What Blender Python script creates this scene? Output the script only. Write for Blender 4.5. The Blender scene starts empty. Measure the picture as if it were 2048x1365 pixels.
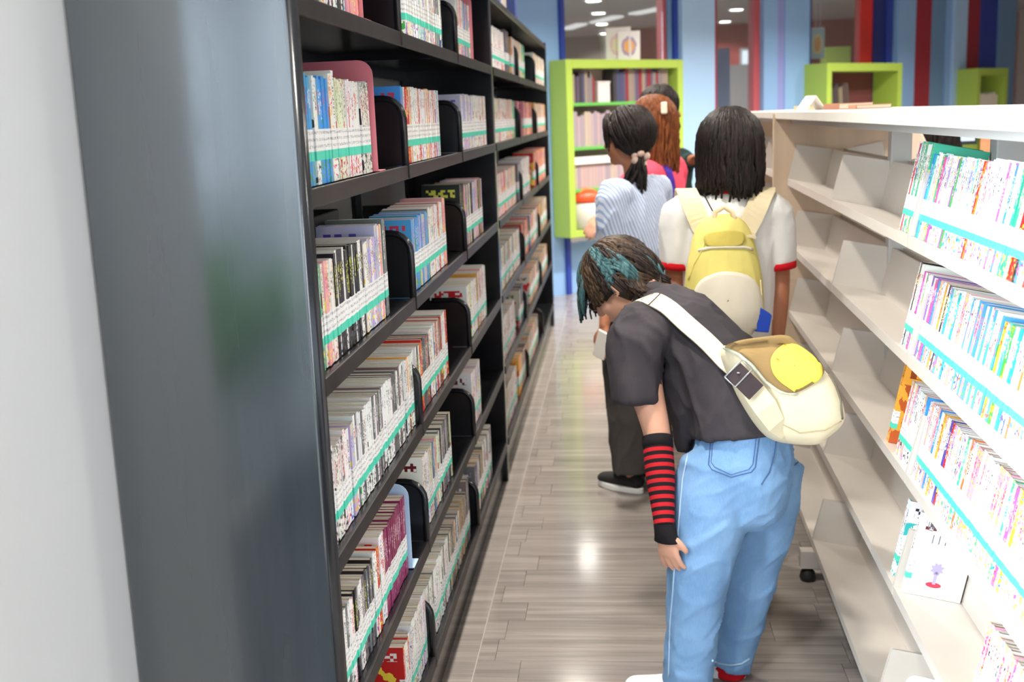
import bpy, bmesh, math, random
from mathutils import Vector, Matrix, noise
from mathutils.bvhtree import BVHTree

R = math.radians
scene = bpy.context.scene
COL = scene.collection

# ------------------------------------------------------------------ camera
F_PX, YAW, PITCH, ROLL, CAM_H = 2244.99, -0.09956, 0.19648, -0.03943, 1.5
_fw = Vector((math.sin(YAW)*math.cos(PITCH), math.cos(YAW)*math.cos(PITCH), -math.sin(PITCH)))
_r0 = Vector((math.cos(YAW), -math.sin(YAW), 0)); _u0 = _r0.cross(_fw)
_rt = _r0*math.cos(ROLL) + _u0*math.sin(ROLL)
_up = -_r0*math.sin(ROLL) + _u0*math.cos(ROLL)
CAM = Vector((0, 0, CAM_H))
cd = bpy.data.cameras.new('camera'); cam = bpy.data.objects.new('camera', cd); COL.objects.link(cam)
cd.sensor_width = 36.0; cd.lens = F_PX/2048*36.0; cd.clip_start = 0.05; cd.clip_end = 200
m = Matrix((( _rt.x, _up.x, -_fw.x, CAM.x), (_rt.y, _up.y, -_fw.y, CAM.y), (_rt.z, _up.z, -_fw.z, CAM.z), (0, 0, 0, 1)))
cam.matrix_world = m
cd.dof.use_dof = True; cd.dof.focus_distance = 2.35; cd.dof.aperture_fstop = 4.8
scene.camera = cam

def ray(x, y):
    return _fw + _rt*((x-1024)/F_PX) - _up*((y-682.5)/F_PX)
def at(x, y, Y):
    """world point seen at photo pixel (x, y) at depth Y along the aisle"""
    d = ray(x, y); return CAM + d*(Y/d.y)
def at_z(x, y, z):
    d = ray(x, y); return CAM + d*((z-CAM_H)/d.z)
def at_x(x, y, X):
    d = ray(x, y); return CAM + d*(X/d.x)
def to_px(P):
    v = Vector(P)-CAM; d = v.dot(_fw)
    return (1024+F_PX*v.dot(_rt)/d, 682.5-F_PX*v.dot(_up)/d, d)

# ------------------------------------------------------------------ light and exposure
scene.view_settings.view_transform = 'Standard'; scene.view_settings.look = 'None'
scene.view_settings.gamma = 1.0; scene.view_settings.use_curve_mapping = False
scene.view_settings.exposure = 0.50
w = bpy.data.worlds.new('sky'); scene.world = w; w.use_nodes = True
bg = w.node_tree.nodes['Background']; bg.inputs[0].default_value = (0.80, 0.90, 1.0, 1); bg.inputs[1].default_value = 2.4

def area_light(name, loc, target, sx, sy, power, color):
    l = bpy.data.lights.new(name, 'AREA'); l.shape = 'RECTANGLE'; l.size = sx; l.size_y = sy
    l.energy = power; l.color = color
    o = bpy.data.objects.new(name, l); COL.objects.link(o); o.location = loc
    o.rotation_euler = (Vector(target)-Vector(loc)).to_track_quat('-Z', 'Y').to_euler()
    return o
# daylight falling in through the glazed front on the left, behind the pillar
area_light('daylight', (-2.32, 0.1, 1.6), (0.0, 0.9, 1.25), 1.9, 2.2, 430, (0.90, 0.96, 1.0))
DOWNLIGHT_W = 22.0
GLOW = 18.0

# ------------------------------------------------------------------ node helpers
def new_mat(name):
    M = bpy.data.materials.new(name); M.use_nodes = True
    return M, M.node_tree, M.node_tree.nodes['Principled BSDF']
def nd(nt, typ, ins=None, **kw):
    n = nt.nodes.new(typ)
    for k, v in kw.items(): setattr(n, k, v)
    if ins:
        for k, v in ins.items():
            if hasattr(v, 'is_output'): nt.links.new(v, n.inputs[k])
            else: n.inputs[k].default_value = v
    return n
def mth(nt, op, a, b=None, c=None):
    n = nt.nodes.new('ShaderNodeMath'); n.operation = op
    for i, v in enumerate((a, b, c)):
        if v is None: continue
        if hasattr(v, 'is_output'): nt.links.new(v, n.inputs[i])
        else: n.inputs[i].default_value = v
    return n.outputs[0]
def mixc(nt, f, a, b):
    n = nt.nodes.new('ShaderNodeMix'); n.data_type = 'RGBA'
    for k, v in ((0, f), (6, a), (7, b)):
        if hasattr(v, 'is_output'): nt.links.new(v, n.inputs[k])
        else: n.inputs[k].default_value = v if k == 0 else (tuple(v)+(1,))[:4]
    return n.outputs[2]
def ramp(nt, f, stops):
    n = nt.nodes.new('ShaderNodeValToRGB'); nt.links.new(f, n.inputs[0])
    el = n.color_ramp.elements
    while len(el) < len(stops): el.new(0.5)
    for e, (p, c) in zip(el, stops): e.position = p; e.color = (tuple(c)+(1,))[:4]
    return n.outputs[0]
def s2l(*c):
    """8-bit display colour to linear"""
    if len(c) == 1: c = c[0]
    return tuple((v/255/12.92 if v <= 10 else ((v/255+0.055)/1.055)**2.4) for v in c)
def plain(name, rgb, rough=0.5, metal=0.0, var=0.0, scale=8.0, bump=0.0, bscale=200.0, coat=0.0, stretch=(1, 1, 1), spec=0.5):
    M, nt, b = new_mat(name)
    c = s2l(rgb)
    tc = nd(nt, 'ShaderNodeTexCoord')
    mp = nd(nt, 'ShaderNodeMapping', {0: tc.outputs['Object'], 3: stretch})
    if var > 0:
        nz = nd(nt, 'ShaderNodeTexNoise', {'Vector': mp.outputs[0], 'Scale': scale, 'Detail': 4.0})
        lo = tuple(v*(1-var) for v in c); hi = tuple(min(1, v*(1+var)) for v in c)
        nt.links.new(ramp(nt, nz.outputs['Fac'], [(0.3, lo), (0.7, hi)]), b.inputs['Base Color'])
    else: b.inputs['Base Color'].default_value = c+(1,)
    b.inputs['Roughness'].default_value = rough; b.inputs['Metallic'].default_value = metal
    b.inputs['Coat Weight'].default_value = coat; b.inputs['Specular IOR Level'].default_value = spec
    if bump > 0:
        nb = nd(nt, 'ShaderNodeTexNoise', {'Vector': mp.outputs[0], 'Scale': bscale, 'Detail': 3.0})
        bp = nd(nt, 'ShaderNodeBump', {'Height': nb.outputs['Fac'], 'Strength': bump, 'Distance': 0.002})
        nt.links.new(bp.outputs[0], b.inputs['Normal'])
    return M
def glass_mat(name, tint=(0.95, 0.98, 1.0), refl=0.10):
    M = bpy.data.materials.new(name); M.use_nodes = True; nt = M.node_tree; nt.nodes.clear()
    o = nd(nt, 'ShaderNodeOutputMaterial'); t = nd(nt, 'ShaderNodeBsdfTransparent', {0: tint+(1,)})
    g = nd(nt, 'ShaderNodeBsdfGlossy', {0: (1, 1, 1, 1), 'Roughness': 0.03})
    fr = nd(nt, 'ShaderNodeFresnel', {0: 1.45}); f = mth(nt, 'MINIMUM', mth(nt, 'MULTIPLY', fr.outputs[0], 2.0), refl*4)
    mx = nd(nt, 'ShaderNodeMixShader', {0: f, 1: t.outputs[0], 2: g.outputs[0]})
    nt.links.new(mx.outputs[0], o.inputs[0]); return M
def emit_mat(name, rgb, s):
    M = bpy.data.materials.new(name); M.use_nodes = True; nt = M.node_tree; nt.nodes.clear()
    o = nd(nt, 'ShaderNodeOutputMaterial'); e = nd(nt, 'ShaderNodeEmission', {0: rgb+(1,), 1: s})
    nt.links.new(e.outputs[0], o.inputs[0]); return M

# ------------------------------------------------------------------ mesh helpers
class MB:
    def __init__(s): s.v = []; s.f = []; s.mi = []; s.uv = {}; s.sm = []
    def face(s, idx, mi=0, uv=None, smooth=False):
        if uv: s.uv[len(s.f)] = uv
        s.f.append(tuple(idx)); s.mi.append(mi); s.sm.append(smooth)
    def box(s, a, b, mi=0, M=None):
        x0, y0, z0 = a; x1, y1, z1 = b; n = len(s.v)
        P = [Vector(p) for p in ((x0,y0,z0),(x1,y0,z0),(x1,y1,z0),(x0,y1,z0),(x0,y0,z1),(x1,y0,z1),(x1,y1,z1),(x0,y1,z1))]
        if M is not None: P = [M @ p for p in P]
        s.v += P
        for q in ((0,3,2,1),(4,5,6,7),(0,1,5,4),(1,2,6,5),(2,3,7,6),(3,0,4,7)): s.face([n+i for i in q], mi)
        return s
    def prism(s, poly, ax, a0, a1, mi=0, M=None, smooth=False):
        """poly: list of (p, q) in the two other axes; extruded along axis ax from a0 to a1"""
        n = len(s.v); k = len(poly)
        for a in (a0, a1):
            for p, q in poly:
                P = Vector({'x': (a, p, q), 'y': (p, a, q), 'z': (p, q, a)}[ax]); s.v.append(M @ P if M is not None else P)
        s.face(list(range(n+k-1, n-1, -1)), mi); s.face(list(range(n+k, n+2*k)), mi)
        for i in range(k):
            j = (i+1) % k; s.face((n+i, n+j, n+k+j, n+k+i), mi, smooth=smooth)
        return s
    def tube(s, pts, rad, seg=8, mi=0, cap=True):
        """round tube through pts with radius number or list"""
        pts = [Vector(p) for p in pts]; k = len(pts); n0 = len(s.v)
        rads = rad if isinstance(rad, (list, tuple)) else [rad]*k
        ref = None
        for i, p in enumerate(pts):
            t = (pts[min(i+1, k-1)]-pts[max(i-1, 0)]).normalized()
            if ref is None:
                ref = Vector((0, 0, 1)) if abs(t.z) < 0.9 else Vector((1, 0, 0))
            a = (ref - t*ref.dot(t)).normalized(); b = t.cross(a); ref = a
            for j in range(seg):
                an = 2*math.pi*j/seg; s.v.append(p + (a*math.cos(an)+b*math.sin(an))*rads[i])
        for i in range(k-1):
            for j in range(seg):
                j2 = (j+1) % seg; s.face((n0+i*seg+j, n0+i*seg+j2, n0+(i+1)*seg+j2, n0+(i+1)*seg+j), mi, smooth=True)
        if cap:
            s.face([n0+j for j in range(seg-1, -1, -1)], mi); s.face([n0+(k-1)*seg+j for j in range(seg)], mi)
        return s
    def lathe(s, prof, c, seg=24, mi=0):
        """prof: (r, z) list, about vertical axis at c"""
        n0 = len(s.v); c = Vector(c); k = len(prof)
        for r, z in prof:
            for j in range(seg):
                a = 2*math.pi*j/seg; s.v.append(c+Vector((r*math.cos(a), r*math.sin(a), z)))
        for i in range(k-1):
            for j in range(seg):
                j2 = (j+1) % seg; s.face((n0+i*seg+j, n0+i*seg+j2, n0+(i+1)*seg+j2, n0+(i+1)*seg+j), mi, smooth=True)
        s.face([n0+j for j in range(seg-1, -1, -1)], mi); s.face([n0+(k-1)*seg+j for j in range(seg)], mi)
        return s
    def build(s, name, mats, parent=None, loc=None, bevel=0.0):
        me = bpy.data.meshes.new(name); me.from_pydata([tuple(v) for v in s.v], [], s.f)
        if not isinstance(mats, (list, tuple)): mats = [mats]
        for x in mats: me.materials.append(x)
        me.polygons.foreach_set('material_index', s.mi); me.polygons.foreach_set('use_smooth', s.sm)
        if s.uv:
            ul = me.uv_layers.new(name='UVMap')
            for fi, uvs in s.uv.items():
                ls = me.polygons[fi].loop_start
                for i, u in enumerate(uvs): ul.data[ls+i].uv = u
        b = bmesh.new(); b.from_mesh(me); bmesh.ops.recalc_face_normals(b, faces=b.faces); b.to_mesh(me); b.free()
        me.update()
        o = bpy.data.objects.new(name, me); COL.objects.link(o)
        put(o, parent, loc)
        if bevel > 0:
            b = o.modifiers.new('edge', 'BEVEL'); b.width = bevel; b.segments = 2; b.limit_method = 'ANGLE'
        return o
def put(o, parent=None, loc=None):
    """meshes are written in world coordinates: move them to the object's base, or under their thing"""
    if parent is not None:
        o.parent = parent; o.matrix_parent_inverse = parent_world(parent).inverted()
    elif loc is not None:
        loc = Vector(loc); o.data.transform(Matrix.Translation(-loc)); o.location = loc
def parent_world(o):
    Mx = Matrix.LocRotScale(o.location, o.rotation_euler, o.scale)
    if o.parent is not None: return parent_world(o.parent) @ o.matrix_parent_inverse @ Mx
    return Mx
def tag(o, label, cat, group=None, kind=None):
    if label: o['label'] = label
    if cat: o['category'] = cat
    if group: o['group'] = group
    if kind: o['kind'] = kind
    return o
def thing(name, label, cat, loc, group=None):
    o = bpy.data.objects.new(name, None); o.empty_display_size = 0.1; COL.objects.link(o); o.location = loc
    return tag(o, label, cat, group)
def struct(o): o['kind'] = 'structure'; return o
ORD = ['first','second','third','fourth','fifth','sixth','seventh','eighth','ninth','tenth','eleventh','twelfth','thirteenth','fourteenth','fifteenth','sixteenth','seventeenth','eighteenth','nineteenth']
TENS = {2:'twenty',3:'thirty',4:'forty',5:'fifty',6:'sixty',7:'seventy',8:'eighty',9:'ninety'}
TENTH = {2:'twentieth',3:'thirtieth',4:'fortieth',5:'fiftieth',6:'sixtieth',7:'seventieth',8:'eightieth',9:'ninetieth'}
def ordinal(n):
    if n < 20: return ORD[n-1]
    if n > 99: return ('hundredth' if n == 100 else 'hundred-and-'+ordinal(n-100))
    return TENTH[n//10] if n % 10 == 0 else TENS[n//10]+'-'+ORD[n % 10-1]

# ================================================================== materials
M_white_wall = plain('white_wall_paint', (198, 202, 207), 0.4, var=0.03, scale=1.5)
M_ceiling = plain('grey_ceiling', (172, 172, 170), 0.8)
M_steel = plain('black_enamel_steel', (26, 27, 31), 0.20, var=0.15, scale=6, spec=0.5)
M_lip = plain('worn_black_lip', (34, 30, 32), 0.42, var=0.5, scale=14, spec=0.28)
M_rack = plain('warm_grey_enamel', (208, 201, 193), 0.42, var=0.02)
M_post = plain('grey_enamel_post', (190, 190, 188), 0.45)
M_topboard = plain('off_white_board', (226, 222, 214), 0.4, var=0.02)
M_beech = plain('beige_laminate', (205, 182, 156), 0.5, var=0.10, scale=3, stretch=(4, 4, 0.3))
M_rubber = plain('black_rubber', (30, 28, 28), 0.6)
M_blue = plain('light_blue_laminate', (136, 176, 224), 0.42)
M_blue2 = plain('pale_blue_laminate', (168, 204, 244), 0.4)
M_greyblue = plain('grey_blue_laminate', (108, 146, 188), 0.45)
M_lilac = plain('lilac_laminate', (140, 150, 212), 0.45)
M_navy = plain('deep_blue_laminate', (40, 64, 160), 0.4)
M_dnavy = plain('navy_laminate', (34, 50, 120), 0.4)
M_red = plain('red_laminate', (206, 52, 50), 0.45)
M_dred = plain('dark_red_laminate', (150, 40, 58), 0.5)
M_rose = plain('dull_rose_laminate', (178, 82, 90), 0.5)
M_lime = plain('lime_green_laminate', (168, 196, 84), 0.4)
M_green = plain('green_shelf_laminate', (100, 180, 84), 0.45)
M_mauve = plain('mauve_grey_backing', (168, 150, 148), 0.7)
M_pinkmetal = plain('pink_enamel_metal', (222, 128, 140), 0.35)
M_paleblue_metal = plain('pale_blue_enamel_metal', (186, 214, 244), 0.35)
M_bluemetal = plain('bright_blue_enamel_metal', (36, 122, 190), 0.35)
M_clearwhite = plain('frosted_white_acrylic', (226, 236, 240), 0.3)
M_glass = glass_mat('clear_window_glass')
M_alu = plain('brushed_aluminium', (190, 194, 198), 0.35, metal=0.8)

def steel_panel():
    """black enamel end panel: very glossy with faint vertical wipe marks and scratches in the gloss"""
    M, nt, b = new_mat('black_gloss_end_panel')
    tc = nd(nt, 'ShaderNodeTexCoord'); mp = nd(nt, 'ShaderNodeMapping', {0: tc.outputs['Object'], 3: (14, 14, 0.5)})
    n1 = nd(nt, 'ShaderNodeTexNoise', {'Vector': mp.outputs[0], 'Scale': 2.0, 'Detail': 5.0})
    b.inputs['Base Color'].default_value = s2l(26, 36, 42)+(1,)
    rr = nd(nt, 'ShaderNodeMapRange', {0: n1.outputs['Fac'], 1: 0.3, 2: 0.7, 3: 0.16, 4: 0.30})
    nt.links.new(rr.outputs[0], b.inputs['Roughness'])
    b.inputs['Specular IOR Level'].default_value = 0.9
    b.inputs['Coat Weight'].default_value = 1.0; b.inputs['Coat Roughness'].default_value = 0.12; b.inputs['Coat IOR'].default_value = 2.0
    bp = nd(nt, 'ShaderNodeBump', {'Height': n1.outputs['Fac'], 'Strength': 0.05, 'Distance': 0.01})
    nt.links.new(bp.outputs[0], b.inputs['Normal']); return M
M_endpanel = steel_panel()

def floor_mat():
    M, nt, b = new_mat('grey_wood_floor')
    tc = nd(nt, 'ShaderNodeTexCoord'); oi = nd(nt, 'ShaderNodeObjectInfo')
    off = nd(nt, 'ShaderNodeCombineXYZ', {0: mth(nt, 'MULTIPLY', oi.outputs['Random'], 37.0), 1: mth(nt, 'MULTIPLY', oi.outputs['Random'], 91.0)})
    va = nd(nt, 'ShaderNodeVectorMath', {0: tc.outputs['Object'], 1: off.outputs[0]}, operation='ADD')
    mp = nd(nt, 'ShaderNodeMapping', {0: va.outputs[0], 3: (1.1, 22, 1)})
    n1 = nd(nt, 'ShaderNodeTexNoise', {'Vector': mp.outputs[0], 'Scale': 1.0, 'Detail': 6.0, 'Roughness': 0.62, 'Distortion': 0.6})
    mp2 = nd(nt, 'ShaderNodeMapping', {0: va.outputs[0], 3: (3, 120, 1)})
    n2 = nd(nt, 'ShaderNodeTexNoise', {'Vector': mp2.outputs[0], 'Scale': 1.0, 'Detail': 3.0})
    c = ramp(nt, n1.outputs['Fac'], [(0.25, s2l(122, 115, 112)), (0.5, s2l(148, 140, 135)), (0.75, s2l(172, 165, 159))])
    c2 = ramp(nt, n2.outputs['Fac'], [(0.35, (0.90,)*3), (0.65, (1.05,)*3)])
    mul = nd(nt, 'ShaderNodeMix', {0: 1.0, 6: c, 7: c2}, data_type='RGBA', blend_type='MULTIPLY')
    sh = nd(nt, 'ShaderNodeMapRange', {0: oi.outputs['Random'], 3: 0.92, 4: 1.06})
    hv = nd(nt, 'ShaderNodeHueSaturation', {'Value': sh.outputs[0], 'Color': mul.outputs[2]})
    nt.links.new(hv.outputs[0], b.inputs['Base Color'])
    rr = nd(nt, 'ShaderNodeMapRange', {0: n1.outputs['Fac'], 3: 0.09, 4: 0.16}); nt.links.new(rr.outputs[0], b.inputs['Roughness'])
    b.inputs['Specular IOR Level'].default_value = 0.55
    return M
M_floor = floor_mat()

# ================================================================== room shell
WALL_X = -0.84
f = struct(MB().box((-6, -7, -0.06), (9, 24, -0.013)).build('floor', M_floor))
# planks: laid across the aisle, one border course along the bookcase
rng = random.Random(5)
def plank(x0, x1, y0, y1):
    mb = MB(); g = 0.0006
    mb.box((x0+g, y0+g, -0.013), (x1-g, y1-g, 0.0))
    return mb.build('plank', M_floor, f)
PY, y = 0.128, 1.5
i = 0
while y < 9.6:
    st = [-0.36, -0.31, -0.395, -0.335, -0.30, -0.375][i % 6]
    edges = [-0.425, st, st+0.78+0.1*((i*7) % 3), 1.25]
    for a, b_ in zip(edges, edges[1:]):
        if b_-a > 0.01: plank(a, b_, y, y+PY)
    y += PY; i += 1
y = 1.5
while y < 9.6:
    plank(-0.56, -0.425, y, y+1.2); y += 1.2
seam = MB().box((-0.4265, 1.5, -0.004), (-0.4240, 9.4, 0.0008)).build('seam_strip', plain('pale_seam', (172, 165, 158), 0.3), f)

CEIL = 2.9
struct(MB().box((-6, -7, CEIL), (9, 24, CEIL+0.08)).build('ceiling', M_ceiling))
struct(MB().box((WALL_X-0.16, 1.22, 0), (WALL_X, 9.2, CEIL)).build('wall_left', M_white_wall))
M_farwall = plain('dark_grey_far_wall', (112, 104, 100), 0.8)
struct(MB().box((-6, 21.2, 0), (9, 21.4, CEIL)).build('wall_far', M_farwall))
struct(MB().box((6.6, -5, 0), (6.75, 21.2, CEIL)).build('wall_right', plain('warm_grey_side_wall', (176, 160, 146), 0.8)))
struct(MB().box((-3.2, 9.2, 0), (-0.84, 9.3, CEIL)).build('wall_corner', M_blue))

# glazed front on the left, behind the camera's shoulder, and behind the camera
def glazing(name, p0, p1, n, tr=0.0):
    p0 = Vector(p0); p1 = Vector(p1); d = (p1-p0); L = d.length; d.normalize(); nn = Vector((-d.y, d.x, 0))
    M = Matrix(((d.x, nn.x, 0, p0.x), (d.y, nn.y, 0, p0.y), (0, 0, 1, 0), (0, 0, 0, 1)))
    root = MB()
    root.box((0, -0.04, 0), (L, 0.04, 0.08), M=M).box((0, -0.04, CEIL-0.1), (L, 0.04, CEIL), M=M)
    o = struct(root.build(name, M_alu))
    for k in range(n+1):
        x = (L-0.06)*k/n; MB().box((x, -0.05, 0.08), (x+0.06, 0.05, CEIL-0.1), M=M).build('mullion', M_alu, o)
    if tr: MB().box((tr, -0.045, 1.42), (L, 0.045, 1.56), M=M).build('transom', plain('dark_transom', (40, 42, 46), 0.4), o)
    for k in range(n):
        x0 = (L-0.06)*k/n+0.06; x1 = (L-0.06)*(k+1)/n
        MB().box((x0, -0.004, 0.08), (x1, 0.004, 1.45), M=M).build('pane', M_glass, o)
        MB().box((x0, -0.004, 1.452), (x1, 0.004, CEIL-0.1), M=M).build('pane', M_glass, o)
    return o
glazing('window_1', (-2.2, -4.8, 0), (-2.2, 1.2, 0), 4, 2.5)
glazing('window_2', (-2.2, -4.8, 0), (3.6, -4.8, 0), 4)
struct(MB().box((-2.25, 1.2, 0), (WALL_X-0.16, 1.3, CEIL)).build('wall_front', M_white_wall))

# paving outside the glazed front, and a mat added to darken panel reflections
struct(MB().box((-30, -30, -0.3), (-2.3, 30, -0.2)).build('ground', plain('outdoor_paving', (70, 68, 64), 0.9, var=0.1)))
t = thing('added_dark_mat', 'dark ribbed entrance mat on the floor behind the camera', 'mat', (-0.5, -1.9, -0.013))
M_mat = plain('charcoal_mat', (40, 40, 42), 0.95)
MB().box((-1.5, -4.6, -0.0125), (0.5, 0.9, -0.002)).build('mat_base', M_mat, t)
for k in range(20): MB().box((-1.5+0.1*k+0.02, -4.55, -0.002), (-1.5+0.1*k+0.08, 0.85, 0.003)).build('rib', M_mat, t)

# ================================================================== coloured partition (runs diagonally behind the aisle)
PA = R(45); PD = Vector((math.cos(PA), math.sin(PA), 0)); PN = Vector((PD.y, -PD.x, 0)); P0 = Vector((-0.5, 9.45, 0))
PM = Matrix(((PD.x, PN.x, 0, P0.x), (PD.y, PN.y, 0, P0.y), (0, 0, 1, 0), (0, 0, 0, 1)))   # local: t along, e towards the room, z
def pt(x, e=0.0):
    """distance t along the partition seen at column x of the photo"""
    d = ray(x, 110); q = P0+PN*e
    return (d.y*q.x-d.x*q.y)/(d.x*PD.y-d.y*PD.x)
part = struct(MB().box((-0.5, -0.3, CEIL-0.06), (9.5, 0.06, CEIL), M=PM).build('wall_partition', M_greyblue))
def strip(x0, x1, m, e0=-0.06, e1=0.0, z0=0.0, z1=CEIL-0.06, name='panel'):
    return MB().box((pt(x0, e1), e0, z0), (pt(x1, e1), e1, z1), M=PM).build(name, m, part)
for x0, x1, m, e in ((985, 1048, M_blue, 0.02), (1048, 1123, M_blue, 0.0), (1123, 1131, M_navy, 0.03), (1326, 1336, M_rose, -0.05), (1336, 1349, M_greyblue, -0.03),
                     (1349, 1365, M_navy, 0.0), (1365, 1430, M_blue2, 0.05), (1430, 1434, M_dred, 0.02), (1508, 1528, M_rose, -0.02),
                     (1528, 1555, M_blue, 0.03), (1555, 1570, M_lilac, 0.02), (1570, 1619, M_blue, 0.03), (1619, 1622, M_dnavy, 0.0),
                     (1720, 1747, M_red, -0.02), (1747, 1772, M_dnavy, 0.0), (1772, 1785, M_navy, 0.02), (1785, 1795, M_greyblue, 0.02),
                     (1795, 1830, M_blue, 0.05), (1830, 1861, M_dred, 0.0), (1861, 1893, M_greyblue, 0.0), (1893, 1907, M_blue, 0.02),
                     (1907, 1933, M_blue2, 0.05), (1933, 1957, M_dred, 0.0), (1957, 1995, M_navy, 0.0), (1995, 2012, M_greyblue, 0.02), (2012, 2030, M_greyblue, 0.0)):
    strip(x0, x1, m, e-0.07, e)
strip(1131, 1349, M_blue, -0.05, -0.01, 0, 0.43)
strip(1434, 1508, M_blue, -0.05, -0.01, 0, 1.0)
strip(1622, 1720, M_greyblue, -0.05, -0.01, 0, 0.9)
for x0, x1, z in ((1131, 1326, 0.43), (1434, 1508, 1.0), (1622, 1720, 0.9), (2030, 2180, 0.9)):
    strip(x0, x1, M_glass, -0.034, -0.028, z, CEIL-0.06, 'pane')
strip(2030, 2180, plain('tan_panel', (164, 130, 98), 0.6), -0.05, -0.01, 0, 0.9)

# ceiling lights
M_trim = plain('white_downlight_trim', (235, 235, 232), 0.4)
M_glow = emit_mat('downlight_glow', (1.0, 0.93, 0.80), GLOW)
def downlight(x, y, lamp=True, which='', power=1.0):
    t = thing('ceiling_downlight', which, 'ceiling light', (x, y, CEIL), 'round ceiling downlights')
    MB().lathe([(0.095, -0.002), (0.125, -0.002), (0.13, -0.012), (0.10, -0.016), (0.095, -0.004)], (x, y, CEIL), 24).build('trim_ring', M_trim, t)
    MB().lathe([(0.094, -0.012), (0.094, -0.006)], (x, y, CEIL), 24).build('diffuser', M_glow, t)
    if lamp:
        l = bpy.data.lights.new('downlight_lamp', 'AREA'); l.shape = 'DISK'; l.size = 0.18; l.energy = DOWNLIGHT_W*power; l.color = (1.0, 0.93, 0.83)
        l.spread = R(140)
        o = bpy.data.objects.new('downlight_lamp', l); COL.objects.link(o); o.parent = t; o.location = (0, 0, -0.02)
lamp_y = {-0.38: [0.7, 2.5, 4.3, 6.1, 7.6, 10.67], 1.72: [0.5, 2.3, 4.0, 5.75, 7.5, 9.1, 13.6], 4.0: [0.5, 2.3, 4.0, 5.75, 7.5, 9.3, 11.05, 16.0], 0.75: [8.3], 2.75: [10.3]}  # off-grid lamps and far right row added to brighten partition and far room
for xx in lamp_y:
    for k, y in enumerate(lamp_y[xx]):
        side = {-0.38: 'over the aisle', 1.72: 'over the white rack side', 4.0: 'over the far right of the room', 0.75: 'in front of the pale blue columns', 2.75: 'in front of the second lime cabinet'}[xx]
        downlight(xx, y, True, f'{ordinal(k+1)} round downlight {side}, counted from the camera', 1.9 if 8 < y < 13 and xx > 0 else 1.0)  # extra power near the partition, to brighten it
for k, (x, y) in enumerate(((1187, 0), (1197, 25), (1204, 47), (1210, 66))):
    p = at_z(x, y, CEIL); downlight(p.x, p.y, True, f'{("nearest", "second", "third", "farthest")[k]} of four downlights seen through the pane above the lime cabinet')
for k, (x, y) in enumerate(((1473, 18), (1450, 42))):
    p = at_z(x, y, CEIL); downlight(p.x, p.y, True, f'{("nearer", "farther")[k]} of two downlights seen through the narrow middle pane')
M_tube = emit_mat('tube_glow', (1.0, 0.97, 0.92), 0.75)
for k, (xa, ya, xb, yb) in enumerate(((1132, 60, 1164, 50), (1190, 47, 1236, 35), (1268, 30, 1324, 19), (1138, 102, 1174, 92), (1305, 76, 1332, 70))):
    a = at_z(xa, ya, CEIL-0.03); b_ = at_z(xb, yb, CEIL-0.03); d = (b_-a).normalized(); s = Vector((-d.y, d.x, 0))*0.09
    t = thing('linear_ceiling_light', f'{("lowest left", "middle", "upper right", "distant left", "distant right")[k]} pale strip light on the grey ceiling behind the glass', 'ceiling light', (a+b_)/2, 'strip lights behind the glass')
    mb = MB(); n = 0
    mb.prism([((a+s)[0], (a+s)[1]), ((b_+s)[0], (b_+s)[1]), ((b_-s)[0], (b_-s)[1]), ((a-s)[0], (a-s)[1])], 'z', CEIL-0.03, CEIL-0.002)
    mb.build('diffuser', M_tube, t)

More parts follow.
